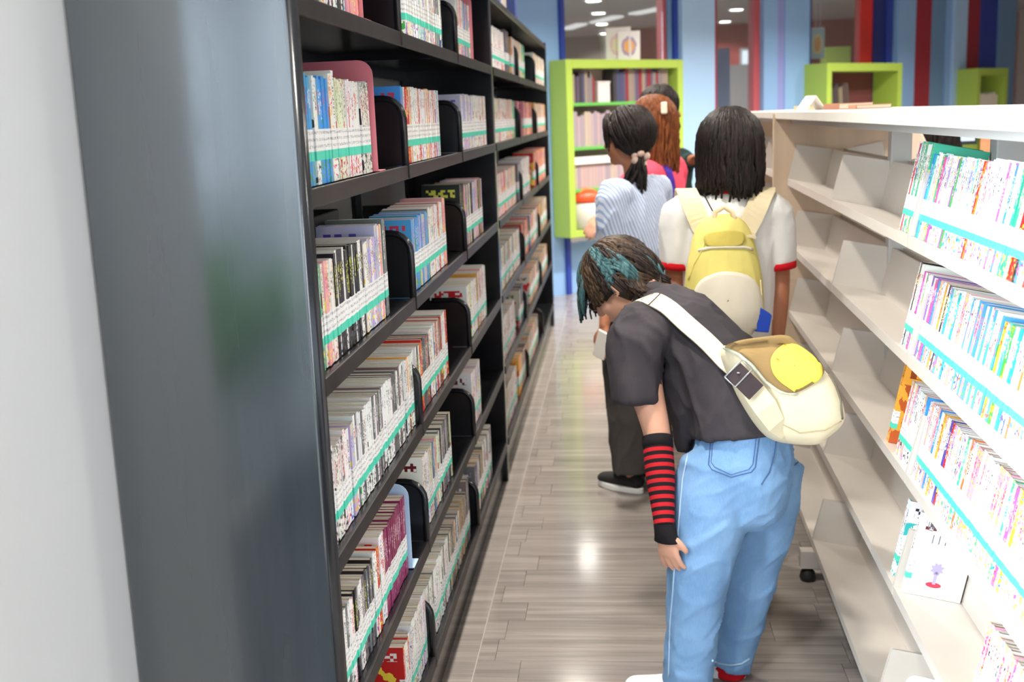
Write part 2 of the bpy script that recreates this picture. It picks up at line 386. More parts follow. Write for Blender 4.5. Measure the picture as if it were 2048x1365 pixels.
# ================================================================== black bookcase on the left
FX = -0.487; BX = -0.833
Y0, YM, Y1 = 1.71, 4.52, 8.05
LIPZ = {'A': 1.685, 'B': 1.385, 'C': 1.075, 'D': 0.764, 'E': 0.464, 'F': 0.155}
LIPH = 0.032
def shelf_top(r): return LIPZ[r]+LIPH/2
def rounded(x0, x1, z0, z1, rad, corners):
    """outline in (x, z) with rounded corners: bl br tr tl flags"""
    P = []
    for (cx, cz, a0), fl in zip(((x0+rad, z0+rad, 180), (x1-rad, z0+rad, 270), (x1-rad, z1-rad, 0), (x0+rad, z1-rad, 90)), corners):
        if fl:
            for k in range(6): a = R(a0+18*k); P.append((cx+rad*math.cos(a), cz+rad*math.sin(a)))
        else:
            a = R(a0+45); P.append((x0 if math.cos(a) < 0 else x1, z0 if math.sin(a) < 0 else z1))
    return P
def bookcase(ya, yb, label, dividers, near):
    t = thing('bookcase', label, 'bookcase', ((FX+BX)/2, (ya+yb)/2, 0), 'black steel bookcases along the left wall')
    if near:
        MB().box((BX-0.004, ya, 0.0), (FX-0.004, ya+0.035, 2.03)).build('end_panel', M_endpanel, t, bevel=0.004)
        MB().box((FX-0.03, ya+0.035, 0.0), (FX, ya+0.05, 2.03)).build('stile', M_steel, t, bevel=0.004)
        MB().tube([(FX-0.002, ya+0.014, 0.0), (FX-0.002, ya+0.014, 2.03)], 0.013, 10).build('edge_bead', M_steel, t)
    else:
        MB().box((BX, ya, 0), (FX-0.002, ya+0.03, 2.03)).build('upright', M_steel, t)
    e = yb-0.035
    MB().box((BX, e, 0), (FX, yb, 2.0)).build('upright', M_steel, t, bevel=0.004)
    MB().box((BX, ya+0.036, 1.955), (FX, e, 1.985)).build('top_board', M_steel, t, bevel=0.003)
    for r, z in LIPZ.items():
        mb = MB(); zt = z+LIPH/2; a, b_ = ya+0.036, e
        mb.box((BX+0.01, a, zt-0.012), (FX-0.004, b_, zt-0.002))
        mb.box((BX+0.01, a, zt-0.05), (BX+0.02, b_, zt-0.012))
        for yy in (a+0.02, (a+b_)/2, b_-0.05): mb.box((BX+0.02, yy, zt-0.034), (FX-0.02, yy+0.03, zt-0.012))
        s = mb.build('shelf', M_steel, t)
        MB().box((FX-0.006, a, z-LIPH/2), (FX+0.002, b_, zt)).build('front_lip', M_lip, s, bevel=0.002)
    MB().box((BX+0.02, ya+0.036, 0), (FX-0.02, e, LIPZ['F']-LIPH/2)).build('plinth', M_steel, t)
    n = len(dividers)+1
    for yy in [ya+0.06]+list(dividers)+[yb-0.08]:
        MB().box((BX-0.002, yy-0.04, 0.0), (BX+0.008, yy+0.04, 1.955)).build('rear_upright', M_steel, t)
    for r, z in LIPZ.items():
        zt = z+LIPH/2
        for yy in dividers:
            P = rounded(BX+0.02, FX-0.004, zt, zt+0.152, 0.045, (0, 0, 1, 0))
            d = MB().prism(P, 'y', yy-0.004, yy+0.004).build('divider', M_steel, t)
            fl = MB()   # folded front edge
            Q = [(FX-0.004, zt-0.03)]+[(p, q) for p, q in P if q > zt+0.05 and p > BX+0.05]+[(FX-0.12, zt+0.152)]
            fl.tube([(p, yy, q) for p, q in Q], 0.0085, 8); fl.build('rolled_edge', M_steel, d)
    return t
bookcase(Y0, YM, 'near black steel bookcase full of paperbacks, with the big glossy end panel', (2.60, 3.53), True)
bookcase(YM, Y1, 'far black steel bookcase full of paperbacks, ending by the blue partition', (5.70, 6.88), False)

# ================================================================== white display racks on the right
RO = Vector((0.537, 0, 0)); RV = Vector((0.0255, 0.99967, 0)); RN = Vector((0.99967, -0.0255, 0))
RM = Matrix(((RN.x, RV.x, 0, RO.x), (RN.y, RV.y, 0, RO.y), (0, 0, 1, 0), (0, 0, 0, 1)))   # local: n into the rack, s along it, z
NC = 0.205   # centre line of the two-sided rack
RACK = {'top': (0.010, 1.222), 'second': (0.016, 0.965), 'third': (0.020, 0.695), 'fourth': (0.0, 0.43), 'bottom': (-0.032, 0.142)}
TILT = R(11.5); TD, TH = 0.145, 0.14
def tray_profile(n0, z0, sgn):
    """thin L section: lip, sloping base, leaning back"""
    c, s_ = math.cos(TILT), math.sin(TILT)
    A = (n0, z0); B = (n0+TD*c, z0-TD*s_); C = (B[0]+TH*s_, B[1]+TH*c)
    th = 0.006
    P = [(n0-0.001, z0-0.026), (n0+th, z0-0.026), (n0+th, z0-th), (B[0]+th, B[1]-th), (C[0]+th, C[1]), C, B, (n0-0.001, z0)]
    if sgn < 0: P = [(2*NC-p, q) for p, q in P][::-1]
    return P, A, B, C
def end_plate_poly(n0, z0, sgn):
    _, A, B, C = tray_profile(n0, z0, 1)
    c, s_ = math.cos(TILT), math.sin(TILT)
    h = 0.135
    D = (A[0]+h*s_+0.006, A[1]+h*c)
    P = [A, B, C, D]
    if sgn < 0: P = [(2*NC-p, q) for p, q in P][::-1]
    return P
def rack(label, stations, s_end, end_last):
    t = thing('display_rack', label, 'book rack', RM @ Vector((NC, (stations[0]+s_end)/2, 0)), 'two-sided white book racks')
    a, b_ = stations[0], s_end
    MB().box((-0.04, a, 1.455), (2*NC+0.04, b_+0.02, 1.482), M=RM).build('top_board', M_topboard, t, bevel=0.002)
    MB().box((0.02, a, 1.435), (2*NC-0.02, b_-0.02, 1.455), M=RM).build('top_rail', M_post, t)
    if end_last:
        MB().box((-0.046, b_, 0.02), (2*NC+0.046, b_+0.03, 1.475), M=RM).build('end_panel', M_beech, t, bevel=0.002)
    for s in stations:
        MB().box((NC-0.03, s-0.025, 0.10), (NC+0.03, s+0.025, 1.455), M=RM).build('post', M_post, t, bevel=0.003)
        fo = MB().box((-0.07, s-0.02, 0.045), (2*NC+0.07, s+0.02, 0.105), M=RM).build('foot_beam', M_rack, t, bevel=0.002)
        for n in (-0.045, 2*NC+0.045):
            p = RM @ Vector((n, s, 0)); MB().lathe([(0.022, 0.0), (0.026, 0.012), (0.022, 0.03), (0.010, 0.046)], p, 16).build('levelling_pad', M_rubber, fo)
    MB().box((0.02, a, 0.03), (0.05, b_-0.002, 0.09), M=RM).build('plinth_strip', M_rubber, t)
    ss = list(stations)+[s_end]
    for sa, sb in zip(ss, ss[1:]):
        for r, (n0, z0) in RACK.items():
            for sg in (1, -1):
                P, A, B, C = tray_profile(n0, z0, sg)
                d = MB().prism(P, 'y', sa+0.004, sb-0.004, M=RM).build('tray', M_rack, t)
                E_ = end_plate_poly(n0, z0, sg)
                for s in (sa+0.004, sb-0.007):
                    MB().prism(E_, 'y', s, s+0.003, M=RM).build('end_plate', M_rack, d)
    return t
rack('near white metal book rack with tilted trays, stocked at its near end', (1.42, 2.45, 3.47), 4.55, True)
rack('far white book rack beyond the beige end panel, behind the girl in white', (4.60, 5.55), 6.5, True)

# ================================================================== books
def attr(nt, name): return nd(nt, 'ShaderNodeAttribute', attribute_name=name)
def cover_mat():
    M, nt, b = new_mat('printed_book_cover')
    uv = nd(nt, 'ShaderNodeUVMap', uv_map='UVMap'); sp = nd(nt, 'ShaderNodeSeparateXYZ', {0: uv.outputs[0]})
    u, v = sp.outputs[0], sp.outputs[1]
    c1, c2, c3 = attr(nt, 'c1').outputs['Color'], attr(nt, 'c2').outputs['Color'], attr(nt, 'c3').outputs['Color']
    sd = attr(nt, 'seed').outputs['Fac']; spn = attr(nt, 'spn').outputs['Fac']; art = attr(nt, 'art').outputs['Fac']
    # vertical line of small printed characters
    n = mth(nt, 'ADD', mth(nt, 'MULTIPLY', sd, 14.0), 26.0)
    gx = mth(nt, 'FLOOR', mth(nt, 'MULTIPLY', u, 5.0)); gy = mth(nt, 'FLOOR', mth(nt, 'MULTIPLY', v, mth(nt, 'MULTIPLY', n, 2.0)))
    cell = nd(nt, 'ShaderNodeCombineXYZ', {0: gx, 1: gy, 2: mth(nt, 'MULTIPLY', sd, 97.0)})
    wn = nd(nt, 'ShaderNodeTexWhiteNoise', {'Vector': cell.outputs[0]}, noise_dimensions='3D')
    ink = mth(nt, 'GREATER_THAN', wn.outputs['Value'], 0.58)
    def band(x, lo, hi): return mth(nt, 'MULTIPLY', mth(nt, 'GREATER_THAN', x, lo), mth(nt, 'LESS_THAN', x, hi))
    t0 = mth(nt, 'SUBTRACT', 0.76, mth(nt, 'MULTIPLY', sd, 0.24))
    title = mth(nt, 'MULTIPLY', mth(nt, 'MULTIPLY', band(u, 0.22, 0.76), band(v, t0, 0.88)), ink)
    # picture patches: one near the head, one at the foot
    pc = nd(nt, 'ShaderNodeCombineXYZ', {0: mth(nt, 'MULTIPLY', u, 1.3), 1: mth(nt, 'MULTIPLY', v, 22.0), 2: mth(nt, 'MULTIPLY', sd, 61.0)})
    pn = nd(nt, 'ShaderNodeTexNoise', {'Vector': pc.outputs[0], 'Scale': 1.0, 'Detail': 2.0})
    blob = mth(nt, 'GREATER_THAN', pn.outputs['Fac'], mth(nt, 'SUBTRACT', 0.72, mth(nt, 'MULTIPLY', art, 0.3)))
    foot = mth(nt, 'MULTIPLY', band(v, 0.02, 0.20), mth(nt, 'GREATER_THAN', pn.outputs['Fac'], 0.55))
    head = mth(nt, 'MULTIPLY', mth(nt, 'GREATER_THAN', v, 0.90), mth(nt, 'GREATER_THAN', wn.outputs['Value'], mth(nt, 'SUBTRACT', 1.0, mth(nt, 'MULTIPLY', art, 0.6))))
    hue = nd(nt, 'ShaderNodeHueSaturation', {'Hue': mth(nt, 'FRACT', mth(nt, 'ADD', 0.5, mth(nt, 'MULTIPLY', pn.outputs['Fac'], 1.6))), 'Saturation': 1.0, 'Color': c3})
    s = mixc(nt, mth(nt, 'MULTIPLY', blob, 0.85), c1, hue.outputs[0])
    s = mixc(nt, foot, s, hue.outputs[0]); s = mixc(nt, head, s, c3); s = mixc(nt, title, s, c2)
    # front and back boards: broad picture areas
    cn = nd(nt, 'ShaderNodeTexNoise', {'Vector': nd(nt, 'ShaderNodeCombineXYZ', {0: mth(nt, 'MULTIPLY', u, 3.0), 1: mth(nt, 'MULTIPLY', v, 4.0), 2: mth(nt, 'MULTIPLY', sd, 31.0)}).outputs[0], 'Scale': 1.0, 'Detail': 3.0})
    cb = mth(nt, 'MULTIPLY', mth(nt, 'GREATER_THAN', cn.outputs['Fac'], 0.54), mth(nt, 'LESS_THAN', v, 0.72))
    ct = mth(nt, 'MULTIPLY', mth(nt, 'MULTIPLY', band(v, 0.80, 0.92), band(u, 0.12, 0.88)), mth(nt, 'GREATER_THAN', nd(nt, 'ShaderNodeTexWhiteNoise', {'Vector': nd(nt, 'ShaderNodeCombineXYZ', {0: mth(nt, 'FLOOR', mth(nt, 'MULTIPLY', u, 16.0)), 1: mth(nt, 'FLOOR', mth(nt, 'MULTIPLY', v, 26.0)), 2: sd}).outputs[0]}).outputs['Value'], 0.5))
    cv = mixc(nt, cb, c1, c3); cv = mixc(nt, ct, cv, c2)
    nt.links.new(mixc(nt, spn, cv, s), b.inputs['Base Color'])
    b.inputs['Roughness'].default_value = 0.38
    return M
def label_mat():
    M, nt, b = new_mat('call_number_sticker')
    uv = nd(nt, 'ShaderNodeUVMap', uv_map='UVMap'); sp = nd(nt, 'ShaderNodeSeparateXYZ', {0: uv.outputs[0]})
    u, v = sp.outputs[0], sp.outputs[1]; sd = attr(nt, 'seed').outputs['Fac']
    row = mth(nt, 'MULTIPLY', mth(nt, 'SUBTRACT', v, 0.34), 4.6); fr = mth(nt, 'FRACT', row)
    line = mth(nt, 'MULTIPLY', mth(nt, 'MULTIPLY', mth(nt, 'GREATER_THAN', fr, 0.3), mth(nt, 'LESS_THAN', fr, 0.72)), mth(nt, 'MULTIPLY', mth(nt, 'GREATER_THAN', v, 0.36), mth(nt, 'LESS_THAN', v, 0.96)))
    wn = nd(nt, 'ShaderNodeTexWhiteNoise', {'Vector': nd(nt, 'ShaderNodeCombineXYZ', {0: mth(nt, 'FLOOR', mth(nt, 'MULTIPLY', u, 7.0)), 1: mth(nt, 'FLOOR', mth(nt, 'MULTIPLY', v, 28.0)), 2: mth(nt, 'MULTIPLY', sd, 53.0)}).outputs[0]})
    ink = mth(nt, 'MULTIPLY', line, mth(nt, 'GREATER_THAN', wn.outputs['Value'], 0.5))
    c = mixc(nt, mth(nt, 'LESS_THAN', v, 0.30), s2l(240, 240, 240), s2l(84, 212, 186))
    c = mixc(nt, mth(nt, 'MULTIPLY', ink, 0.55), c, s2l(80, 80, 90))
    nt.links.new(c, b.inputs['Base Color']); b.inputs['Roughness'].default_value = 0.4
    return M
def pages_mat():
    M, nt, b = new_mat('paper_page_edges')
    at_ = attr(nt, 'c1').outputs['Color']
    nt.links.new(at_, b.inputs['Base Color']); b.inputs['Roughness'].default_value = 0.85
    return M
M_cover, M_label, M_pages = cover_mat(), label_mat(), pages_mat()

WHITE = (240, 240, 238)
def pal(rng, style):
    """(cover, ink, accent, art amount, colour word)"""
    j = lambda c, a=10: tuple(max(0, min(255, v+rng.randint(-a, a))) for v in c)
    vivid = [(226, 40, 44), (240, 130, 40), (250, 214, 40), (70, 170, 80), (40, 150, 220), (60, 70, 170), (230, 80, 160), (150, 80, 180), (60, 190, 190)]
    dark = [(30, 28, 34), (50, 40, 48), (110, 24, 34)]
    if style == 'blue': return (j((74, 158, 226)), rng.choice([(206, 60, 90), (240, 240, 240)]), (60, 160, 70), 0.15, 'sky blue')
    if style == 'white': return (j(WHITE, 6), rng.choice(dark+vivid[:1]), rng.choice(vivid), rng.choice([0.0, 0.1, 0.35]), 'white')
    if style == 'whiteblk': return (j(WHITE, 5), (30, 30, 34), (60, 60, 64), 0.05, 'white')
    if style == 'whitered': return (j(WHITE, 5), (206, 30, 40), (214, 30, 40), 0.12, 'white and red')
    if style == 'redbox': return (j((236, 232, 228), 5), (200, 26, 40), (40, 40, 46), 0.55, 'white with red title boxes')
    if style == 'palegreen': return (j((226, 234, 206)), (90, 120, 70), (190, 40, 60), 0.3, 'pale green')
    if style == 'black': return (j((34, 32, 36), 6), (220, 220, 90), (90, 90, 100), 0.25, 'black')
    if style == 'purple': return (j((190, 186, 226)), (90, 80, 180), (240, 220, 80), 0.4, 'lilac')
    if style == 'maroon': return (j((132, 40, 84), 6), (226, 200, 214), (170, 90, 130), 0.05, 'maroon')
    if style == 'grey': return (j((120, 118, 120)), (230, 230, 230), (70, 70, 76), 0.3, 'grey')
    if style == 'pink': return (j((240, 160, 180)), (200, 40, 90), (250, 220, 90), 0.5, 'pink')
    if style == 'red': return (j((204, 36, 40)), (245, 240, 230), (250, 220, 70), 0.3, 'red')
    if style == 'tan': return (j((206, 176, 128)), (120, 80, 50), (170, 120, 70), 0.3, 'tan')
    if style == 'green': return (j((60, 176, 140)), (240, 240, 240), (230, 220, 120), 0.3, 'green')
    if style == 'orange': return (j((240, 176, 70)), (150, 70, 30), (190, 90, 40), 0.35, 'orange')
    if style == 'darkmix': return pal(rng, rng.choice(['black', 'grey', 'maroon', 'white', 'red', 'whiteblk']))
    if style == 'bright':
        k = rng.random()
        if k > 0.82: return (j(rng.choice(vivid), 14), (246, 244, 240), rng.choice(vivid), 0.25, 'vividly coloured')
        if k < 0.55: return (j((246, 246, 246), 4), rng.choice(vivid+dark), rng.choice(vivid), rng.choice([0.1, 0.3, 0.6]), 'white')
        return pal(rng, rng.choice(['white', 'pink', 'green', 'blue', 'orange', 'black', 'red', 'purple', 'palegreen', 'whitered']))
    k = rng.random()       # 'mix'
    return pal(rng, rng.choice(['white', 'white', 'white', 'whiteblk', 'whitered', 'palegreen', 'pink', 'purple', 'black', 'grey', 'blue', 'red', 'orange', 'tan']))

class BookMesh:
    """collects one or many books; slots 0 cover, 1 pages, 2 sticker"""
    def __init__(s): s.v, s.f, s.mi, s.uv, s.c1, s.c2, s.c3, s.sd, s.sp, s.ar = [], [], [], [], [], [], [], [], [], []
    def quad(s, P, M, mi, uv, b, spn=0.0, col=None):
        n = len(s.v); s.v += [tuple(M @ Vector(p)) for p in P]; s.f.append((n, n+1, n+2, n+3)); s.mi.append(mi); s.uv += uv
        s.c1.append(col or b['c1']); s.c2.append(b['c2']); s.c3.append(b['c3']); s.sd.append(b['seed']); s.sp.append(spn); s.ar.append(b['art'])
    def block(s, a, c, M, mi, b, col=None):
        x0, y0, z0 = a; x1, y1, z1 = c; U = [(0, 0), (1, 0), (1, 1), (0, 1)]
        for P in (((x0,y0,z0),(x1,y0,z0),(x1,y0,z1),(x0,y0,z1)), ((x1,y0,z0),(x1,y1,z0),(x1,y1,z1),(x1,y0,z1)), ((x1,y1,z0),(x0,y1,z0),(x0,y1,z1),(x1,y1,z1)),
                  ((x0,y1,z0),(x0,y0,z0),(x0,y0,z1),(x0,y1,z1)), ((x0,y0,z1),(x1,y0,z1),(x1,y1,z1),(x0,y1,z1)), ((x0,y1,z0),(x1,y1,z0),(x1,y0,z0),(x0,y0,z0))):
            s.quad(P, M, mi, U, b, 0.0, col)
    def cover(s, b, M):
        w, d, h, t = b['w']/2, b['d'], b['h'], 0.0011; U = [(0, 0), (1, 0), (1, 1), (0, 1)]
        s.quad(((-w,0,0),(w,0,0),(w,0,h),(-w,0,h)), M, 0, U, b, 1.0)                  # spine
        s.quad(((w,0,0),(w,d,0),(w,d,h),(w,0,h)), M, 0, U, b)                          # boards, outside
        s.quad(((-w,d,0),(-w,0,0),(-w,0,h),(-w,d,h)), M, 0, U, b)
        W = s2l(236, 234, 228)
        s.quad(((w-t,d,0),(w-t,t,0),(w-t,t,h),(w-t,d,h)), M, 0, U, b, 0, W); s.quad(((-w+t,t,0),(-w+t,d,0),(-w+t,d,h),(-w+t,t,h)), M, 0, U, b, 0, W)
        s.quad(((w-t,t,0),(-w+t,t,0),(-w+t,t,h),(w-t,t,h)), M, 0, U, b, 0, W)
        for z in (0, h):                                                               # board edges
            s.quad(((-w,0,z),(w,0,z),(w,t,z),(-w,t,z)), M, 0, U, b, 0, b['c1']); s.quad(((w-t,t,z),(w,t,z),(w,d,z),(w-t,d,z)), M, 0, U, b, 0, b['c1'])
            s.quad(((-w,t,z),(-w+t,t,z),(-w+t,d,z),(-w,d,z)), M, 0, U, b, 0, b['c1'])
        s.quad(((w-t,d,0),(w,d,0),(w,d,h),(w-t,d,h)), M, 0, U, b, 0, b['c1']); s.quad(((-w,d,0),(-w+t,d,0),(-w+t,d,h),(-w,d,h)), M, 0, U, b, 0, b['c1'])
    def pages(s, b, M):
        w = b['w']/2-0.0011; s.block((-w, 0.0011, 0.0012), (w, b['d']-0.003, b['h']-0.0015), M, 1, b, b['pc'])
    def label(s, b, M):
        if not b['lab']: return
        w = b['w']/2; z0, z1 = b['lab']; e = 0.0004; x = 0.012
        s.quad(((-w,-e,z0),(w,-e,z0),(w,-e,z1),(-w,-e,z1)), M, 2, [(0,0),(1,0),(1,1),(0,1)], b)
        s.quad(((w+e,-e,z0),(w+e,x,z0),(w+e,x,z1),(w+e,-e,z1)), M, 2, [(0,0),(1,0),(1,1),(0,1)], b)
        s.quad(((-w-e,x,z0),(-w-e,-e,z0),(-w-e,-e,z1),(-w-e,x,z1)), M, 2, [(0,0),(1,0),(1,1),(0,1)], b)
    def mesh(s, name, mats):
        me = bpy.data.meshes.new(name); me.from_pydata(s.v, [], s.f)
        for x in mats: me.materials.append(x)
        me.polygons.foreach_set('material_index', s.mi if len(mats) > 1 else [0]*len(s.f))
        ul = me.uv_layers.new(name='UVMap'); ul.data.foreach_set('uv', [c for p in s.uv for c in p])
        for nm, arr in (('c1', s.c1), ('c2', s.c2), ('c3', s.c3)):
            a = me.attributes.new(nm, 'FLOAT_COLOR', 'FACE'); a.data.foreach_set('color', [c for p in arr for c in (tuple(p)+(1,))[:4]])
        for nm, arr in (('seed', s.sd), ('spn', s.sp), ('art', s.ar)):
            a = me.attributes.new(nm, 'FLOAT', 'FACE'); a.data.foreach_set('value', arr)
        me.update(); return me

BOOKS = []          # every book of both racks, as specs
brng = random.Random(11)
def add_book(M, w, d, h, style, row, order, lab=(0.038, 0.088), thick=None):
    c1, c2, c3, art, word = pal(brng, style)
    g = brng.random()
    pc = s2l(*[int(a+(b-a)*g) for a, b in zip((176, 158, 132), (226, 216, 198))])
    BOOKS.append(dict(M=M, w=w, d=d, h=h, c1=s2l(c1), c2=s2l(c2), c3=s2l(c3), art=art, word=word, seed=brng.random(), pc=pc, row=row, order=order, lab=lab))

def left_M(y, z, back=0.0, lean=0.0):
    X = FX-0.014-back
    M = Matrix(((0, -1, 0, X), (1, 0, 0, y), (0, 0, 1, z), (0, 0, 0, 1)))
    if lean: M = M @ Matrix.Rotation(lean, 4, 'Y')
    return M
ROWWORD = {'A': 'top', 'B': 'second', 'C': 'third', 'D': 'fourth', 'E': 'fifth', 'F': 'lowest'}
left_count = {r: 0 for r in LIPZ}
def y_left(x, r, hgt=0.09):
    """distance along the bookcase of photo column x, on the spines of shelf r"""
    X = FX-0.014; z = shelf_top(r)+hgt
    lo, hi = 1.4, 9.0
    for _ in range(40):
        mid = (lo+hi)/2
        if to_px((X, mid, z))[0] < x: lo = mid
        else: hi = mid
    return lo
def fill_left(r, runs):
    for x0, x1, style, kw in runs:
        ya, yb = (x0, x1) if kw.get('m') else (y_left(x0, r), y_left(x1, r))
        ya = max(ya, Y0+0.056); yb = min(yb, Y1-0.045); y = ya
        H = kw.get('h', 0.178); hv = kw.get('hv', 0.004); T = kw.get('t', 0.0135); tv = kw.get('tv', 0.002); D = kw.get('d', 0.122)
        while True:
            w = T+brng.uniform(-tv, tv)
            if y+w > yb: break
            st = brng.choice(style) if isinstance(style, (list, tuple)) else style
            left_count[r] += 1
            add_book(left_M(y+w/2, shelf_top(r)+0.0005, kw.get('back', 0)+brng.uniform(0, 0.003)), w-0.0004, D, H+brng.uniform(-hv, hv), st, 'L'+r, left_count[r], lab=kw.get('lab', (0.040, 0.092)))
            y += w
MIX = ['white', 'white', 'mix', 'whitered', 'whiteblk']
def k_(**k): return k
fill_left('A', [(603, 690, ['whiteblk', 'white', 'black'], k_()), (690, 714, 'pink', k_()),
    (809, 868, 'white', k_(h=0.176)), (868, 884, ['grey', 'white'], k_()), (914, 940, ['pink', 'tan', 'white', 'blue'], k_()), (986, 1009, ['whitered', 'white'], k_(h=0.17)),
    (1012, 1018, 'grey', k_(h=0.19)), (1024, 1045, ['tan', 'white'], k_()), (1045, 1049, 'green', k_()), (1067, 1088, ['tan', 'white', 'white'], k_())])
fill_left('B', [(592, 630, 'blue', k_(t=0.0125)), (630, 638, 'whiteblk', k_()), (638, 663, 'blue', k_(t=0.0125)), (663, 677, 'white', k_(t=0.024, h=0.19)), (677, 698, 'palegreen', k_()),
    (698, 724, 'whitered', k_()), (724, 744, 'redbox', k_()), (806, 812, 'blue', k_()), (812, 882, ['white', 'whitered', 'red', 'mix', 'white'], k_()), (922, 948, ['white', 'purple'], k_()), (948, 972, MIX, k_()),
    (990, 1026, ['white', 'white', 'palegreen', 'red'], k_()), (1026, 1030, 'green', k_()), (1036, 1039, 'pink', k_()), (1048, 1064, ['orange', 'pink', 'maroon'], k_()), (1070, 1090, ['purple', 'palegreen', 'orange'], k_())])
fill_left('C', [(613, 650, ['blue', 'purple', 'orange', 'red', 'white', 'green', 'palegreen'], k_()), (650, 674, ['white', 'palegreen', 'pink', 'white'], k_(h=0.182)), (674, 732, ['black', 'black', 'black', 'whiteblk'], k_(h=0.186)),
    (732, 756, ['purple', 'white', 'purple'], k_()), (756, 770, 'mix', k_(h=0.20)), (770, 779, 'grey', k_(t=0.018, h=0.205)),
    (826, 858, ['blue', 'purple', 'blue'], k_(h=0.176)), (858, 888, ['white', 'mix', 'white', 'red'], k_(h=0.182)), (888, 893, 'pink', k_(h=0.19)), (922, 930, 'black', k_(h=0.205)), (930, 966, ['pink', 'white', 'purple', 'tan', 'black'], k_(h=0.196)),
    (994, 1032, ['palegreen', 'white', 'mix', 'pink'], k_()), (1036, 1042, 'mix', k_()), (1044, 1060, MIX, k_(h=0.19)), (1068, 1090, ['red', 'pink', 'mix'], k_(h=0.2))])
fill_left('D', [(630, 692, 'redbox', k_(h=0.172)), (692, 706, ['white', 'whitered'], k_()), (706, 714, 'purple', k_()), (714, 724, ['grey', 'white'], k_(h=0.185)), (724, 812, ['whiteblk', 'whiteblk', 'grey'], k_(h=0.178)),
    (812, 832, ['whiteblk', 'orange', 'white'], k_()), (836, 862, ['grey', 'black', 'red', 'white'], k_()), (862, 895, ['white', 'white', 'red', 'grey'], k_(h=0.184)), (936, 955, ['white', 'palegreen', 'whitered'], k_(h=0.182)), (955, 972, ['white', 'mix'], k_(h=0.19)),
    (999, 1040, ['tan', 'white', 'mix', 'palegreen'], k_()), (1044, 1058, ['mix', 'red'], k_()), (1060, 1075, ['mix', 'white', 'red'], k_()), (1077, 1093, ['mix', 'tan'], k_())])
fill_left('E', [(664, 712, MIX, k_(h=0.17)), (712, 752, ['grey', 'black', 'grey', 'whiteblk'], k_(h=0.172)), (752, 764, ['white', 'red'], k_()), (764, 772, 'white', k_(h=0.19)), (772, 815, 'maroon', k_(h=0.184)), (850, 862, 'white', k_(h=0.192, t=0.016)), (862, 880, ['white', 'palegreen', 'mix'], k_(h=0.188)), (880, 904, ['grey', 'mix', 'white'], k_(h=0.19)),
    (945, 962, ['maroon', 'white', 'purple', 'white'], k_(h=0.186)), (1003, 1030, ['tan', 'white', 'whitered', 'white'], k_()), (1038, 1048, ['mix', 'black'], k_()), (1060, 1094, ['tan', 'mix', 'grey'], k_(h=0.165))])
fill_left('F', [(672, 760, MIX, k_()), (812, 826, ['red', 'whiteblk', 'purple'], k_(h=0.172)), (826, 856, ['white', 'whiteblk', 'white'], k_(h=0.182)), (856, 904, ['white', 'whiteblk', 'grey'], k_(h=0.176)), (904, 935, ['grey', 'darkmix', 'tan'], k_(h=0.17)), (935, 940, 'grey', k_(h=0.2)),
    (952, 966, ['tan', 'mix', 'grey'], k_()), (966, 984, ['white', 'whitered', 'grey'], k_(h=0.19)), (1012, 1034, ['tan', 'mix', 'white'], k_()), (1038, 1044, 'orange', k_()), (1044, 1076, ['tan', 'grey', 'mix'], k_(h=0.165))])

right_count = {r: 0 for r in RACK}
def right_M(s, r, back=0.0, side=1):
    n0, z0 = RACK[r]; c, sn = math.cos(TILT), math.sin(TILT)
    n = n0+0.010+back*c; z = z0+0.0005-(0.010+back)*sn
    # local x -> -s, y -> n, z -> up, then lean back and seat on the sloping base
    if side > 0: B = Matrix(((0, 1, 0, n), (-1, 0, 0, s), (0, 0, 1, z), (0, 0, 0, 1)))
    else: B = Matrix(((0, -1, 0, 2*NC-n), (1, 0, 0, s), (0, 0, 1, z), (0, 0, 0, 1)))
    return RM @ B @ Matrix.Rotation(-TILT, 4, 'X')
def s_right(x, r, hgt=0.01):
    lo, hi = 1.2, 4.5; n0, z0 = RACK[r]
    for _ in range(40):
        mid = (lo+hi)/2
        if to_px(RM @ Vector((n0+0.01, mid, z0+hgt)))[0] > x: lo = mid
        else: hi = mid
    return lo
def fill_right(r, runs):
    for x0, x1, style, kw in runs:
        s = s_right(x0, r); e = s_right(x1, r) if x1 else 1.46
        H = kw.get('h', 0.175); hv = kw.get('hv', 0.003); T = kw.get('t', 0.0125); tv = kw.get('tv', 0.002); D = kw.get('d', 0.115)
        k = 0
        while True:
            w = T+brng.uniform(-tv, tv)
            if s-w < e or k >= kw.get('n', 999): break
            if any(abs(s-q) < 0.012 or (s-w < q < s) for q in (2.45,)): s = 2.438
            st = brng.choice(style) if isinstance(style, (list, tuple)) else style
            right_count[r] += 1; k += 1
            add_book(right_M(s-w/2, r, kw.get('back', 0)+brng.uniform(0, 0.002)), w-0.0004, D, H+brng.uniform(-hv, hv), st, 'R'+r, right_count[r], lab=kw.get('lab', (0.036, 0.080)))
            s -= w
fill_right('top', [(1796, 1826, ['white', 'green', 'bright'], k_(h=0.196)), (1826, 1936, 'bright', k_()), (1936, 2000, ['white', 'bright', 'bright'], k_(h=0.18)), (2000, None, ['bright', 'red', 'black'], k_())])
fill_right('second', [(1800, 1812, ['black', 'white'], k_(h=0.19)), (1812, 1880, 'bright', k_()), (1880, 1960, ['white', 'bright', 'blue', 'pink'], k_(h=0.178)), (1960, None, 'bright', k_(h=0.172))])
fill_right('third', [(1772, 1787, 'orange', k_(h=0.205, t=0.02, n=1)), (1790, 1850, ['white', 'pink', 'bright', 'whiteblk'], k_()), (1850, 1900, 'bright', k_()), (1900, None, ['white', 'bright', 'pink'], k_(h=0.18))])
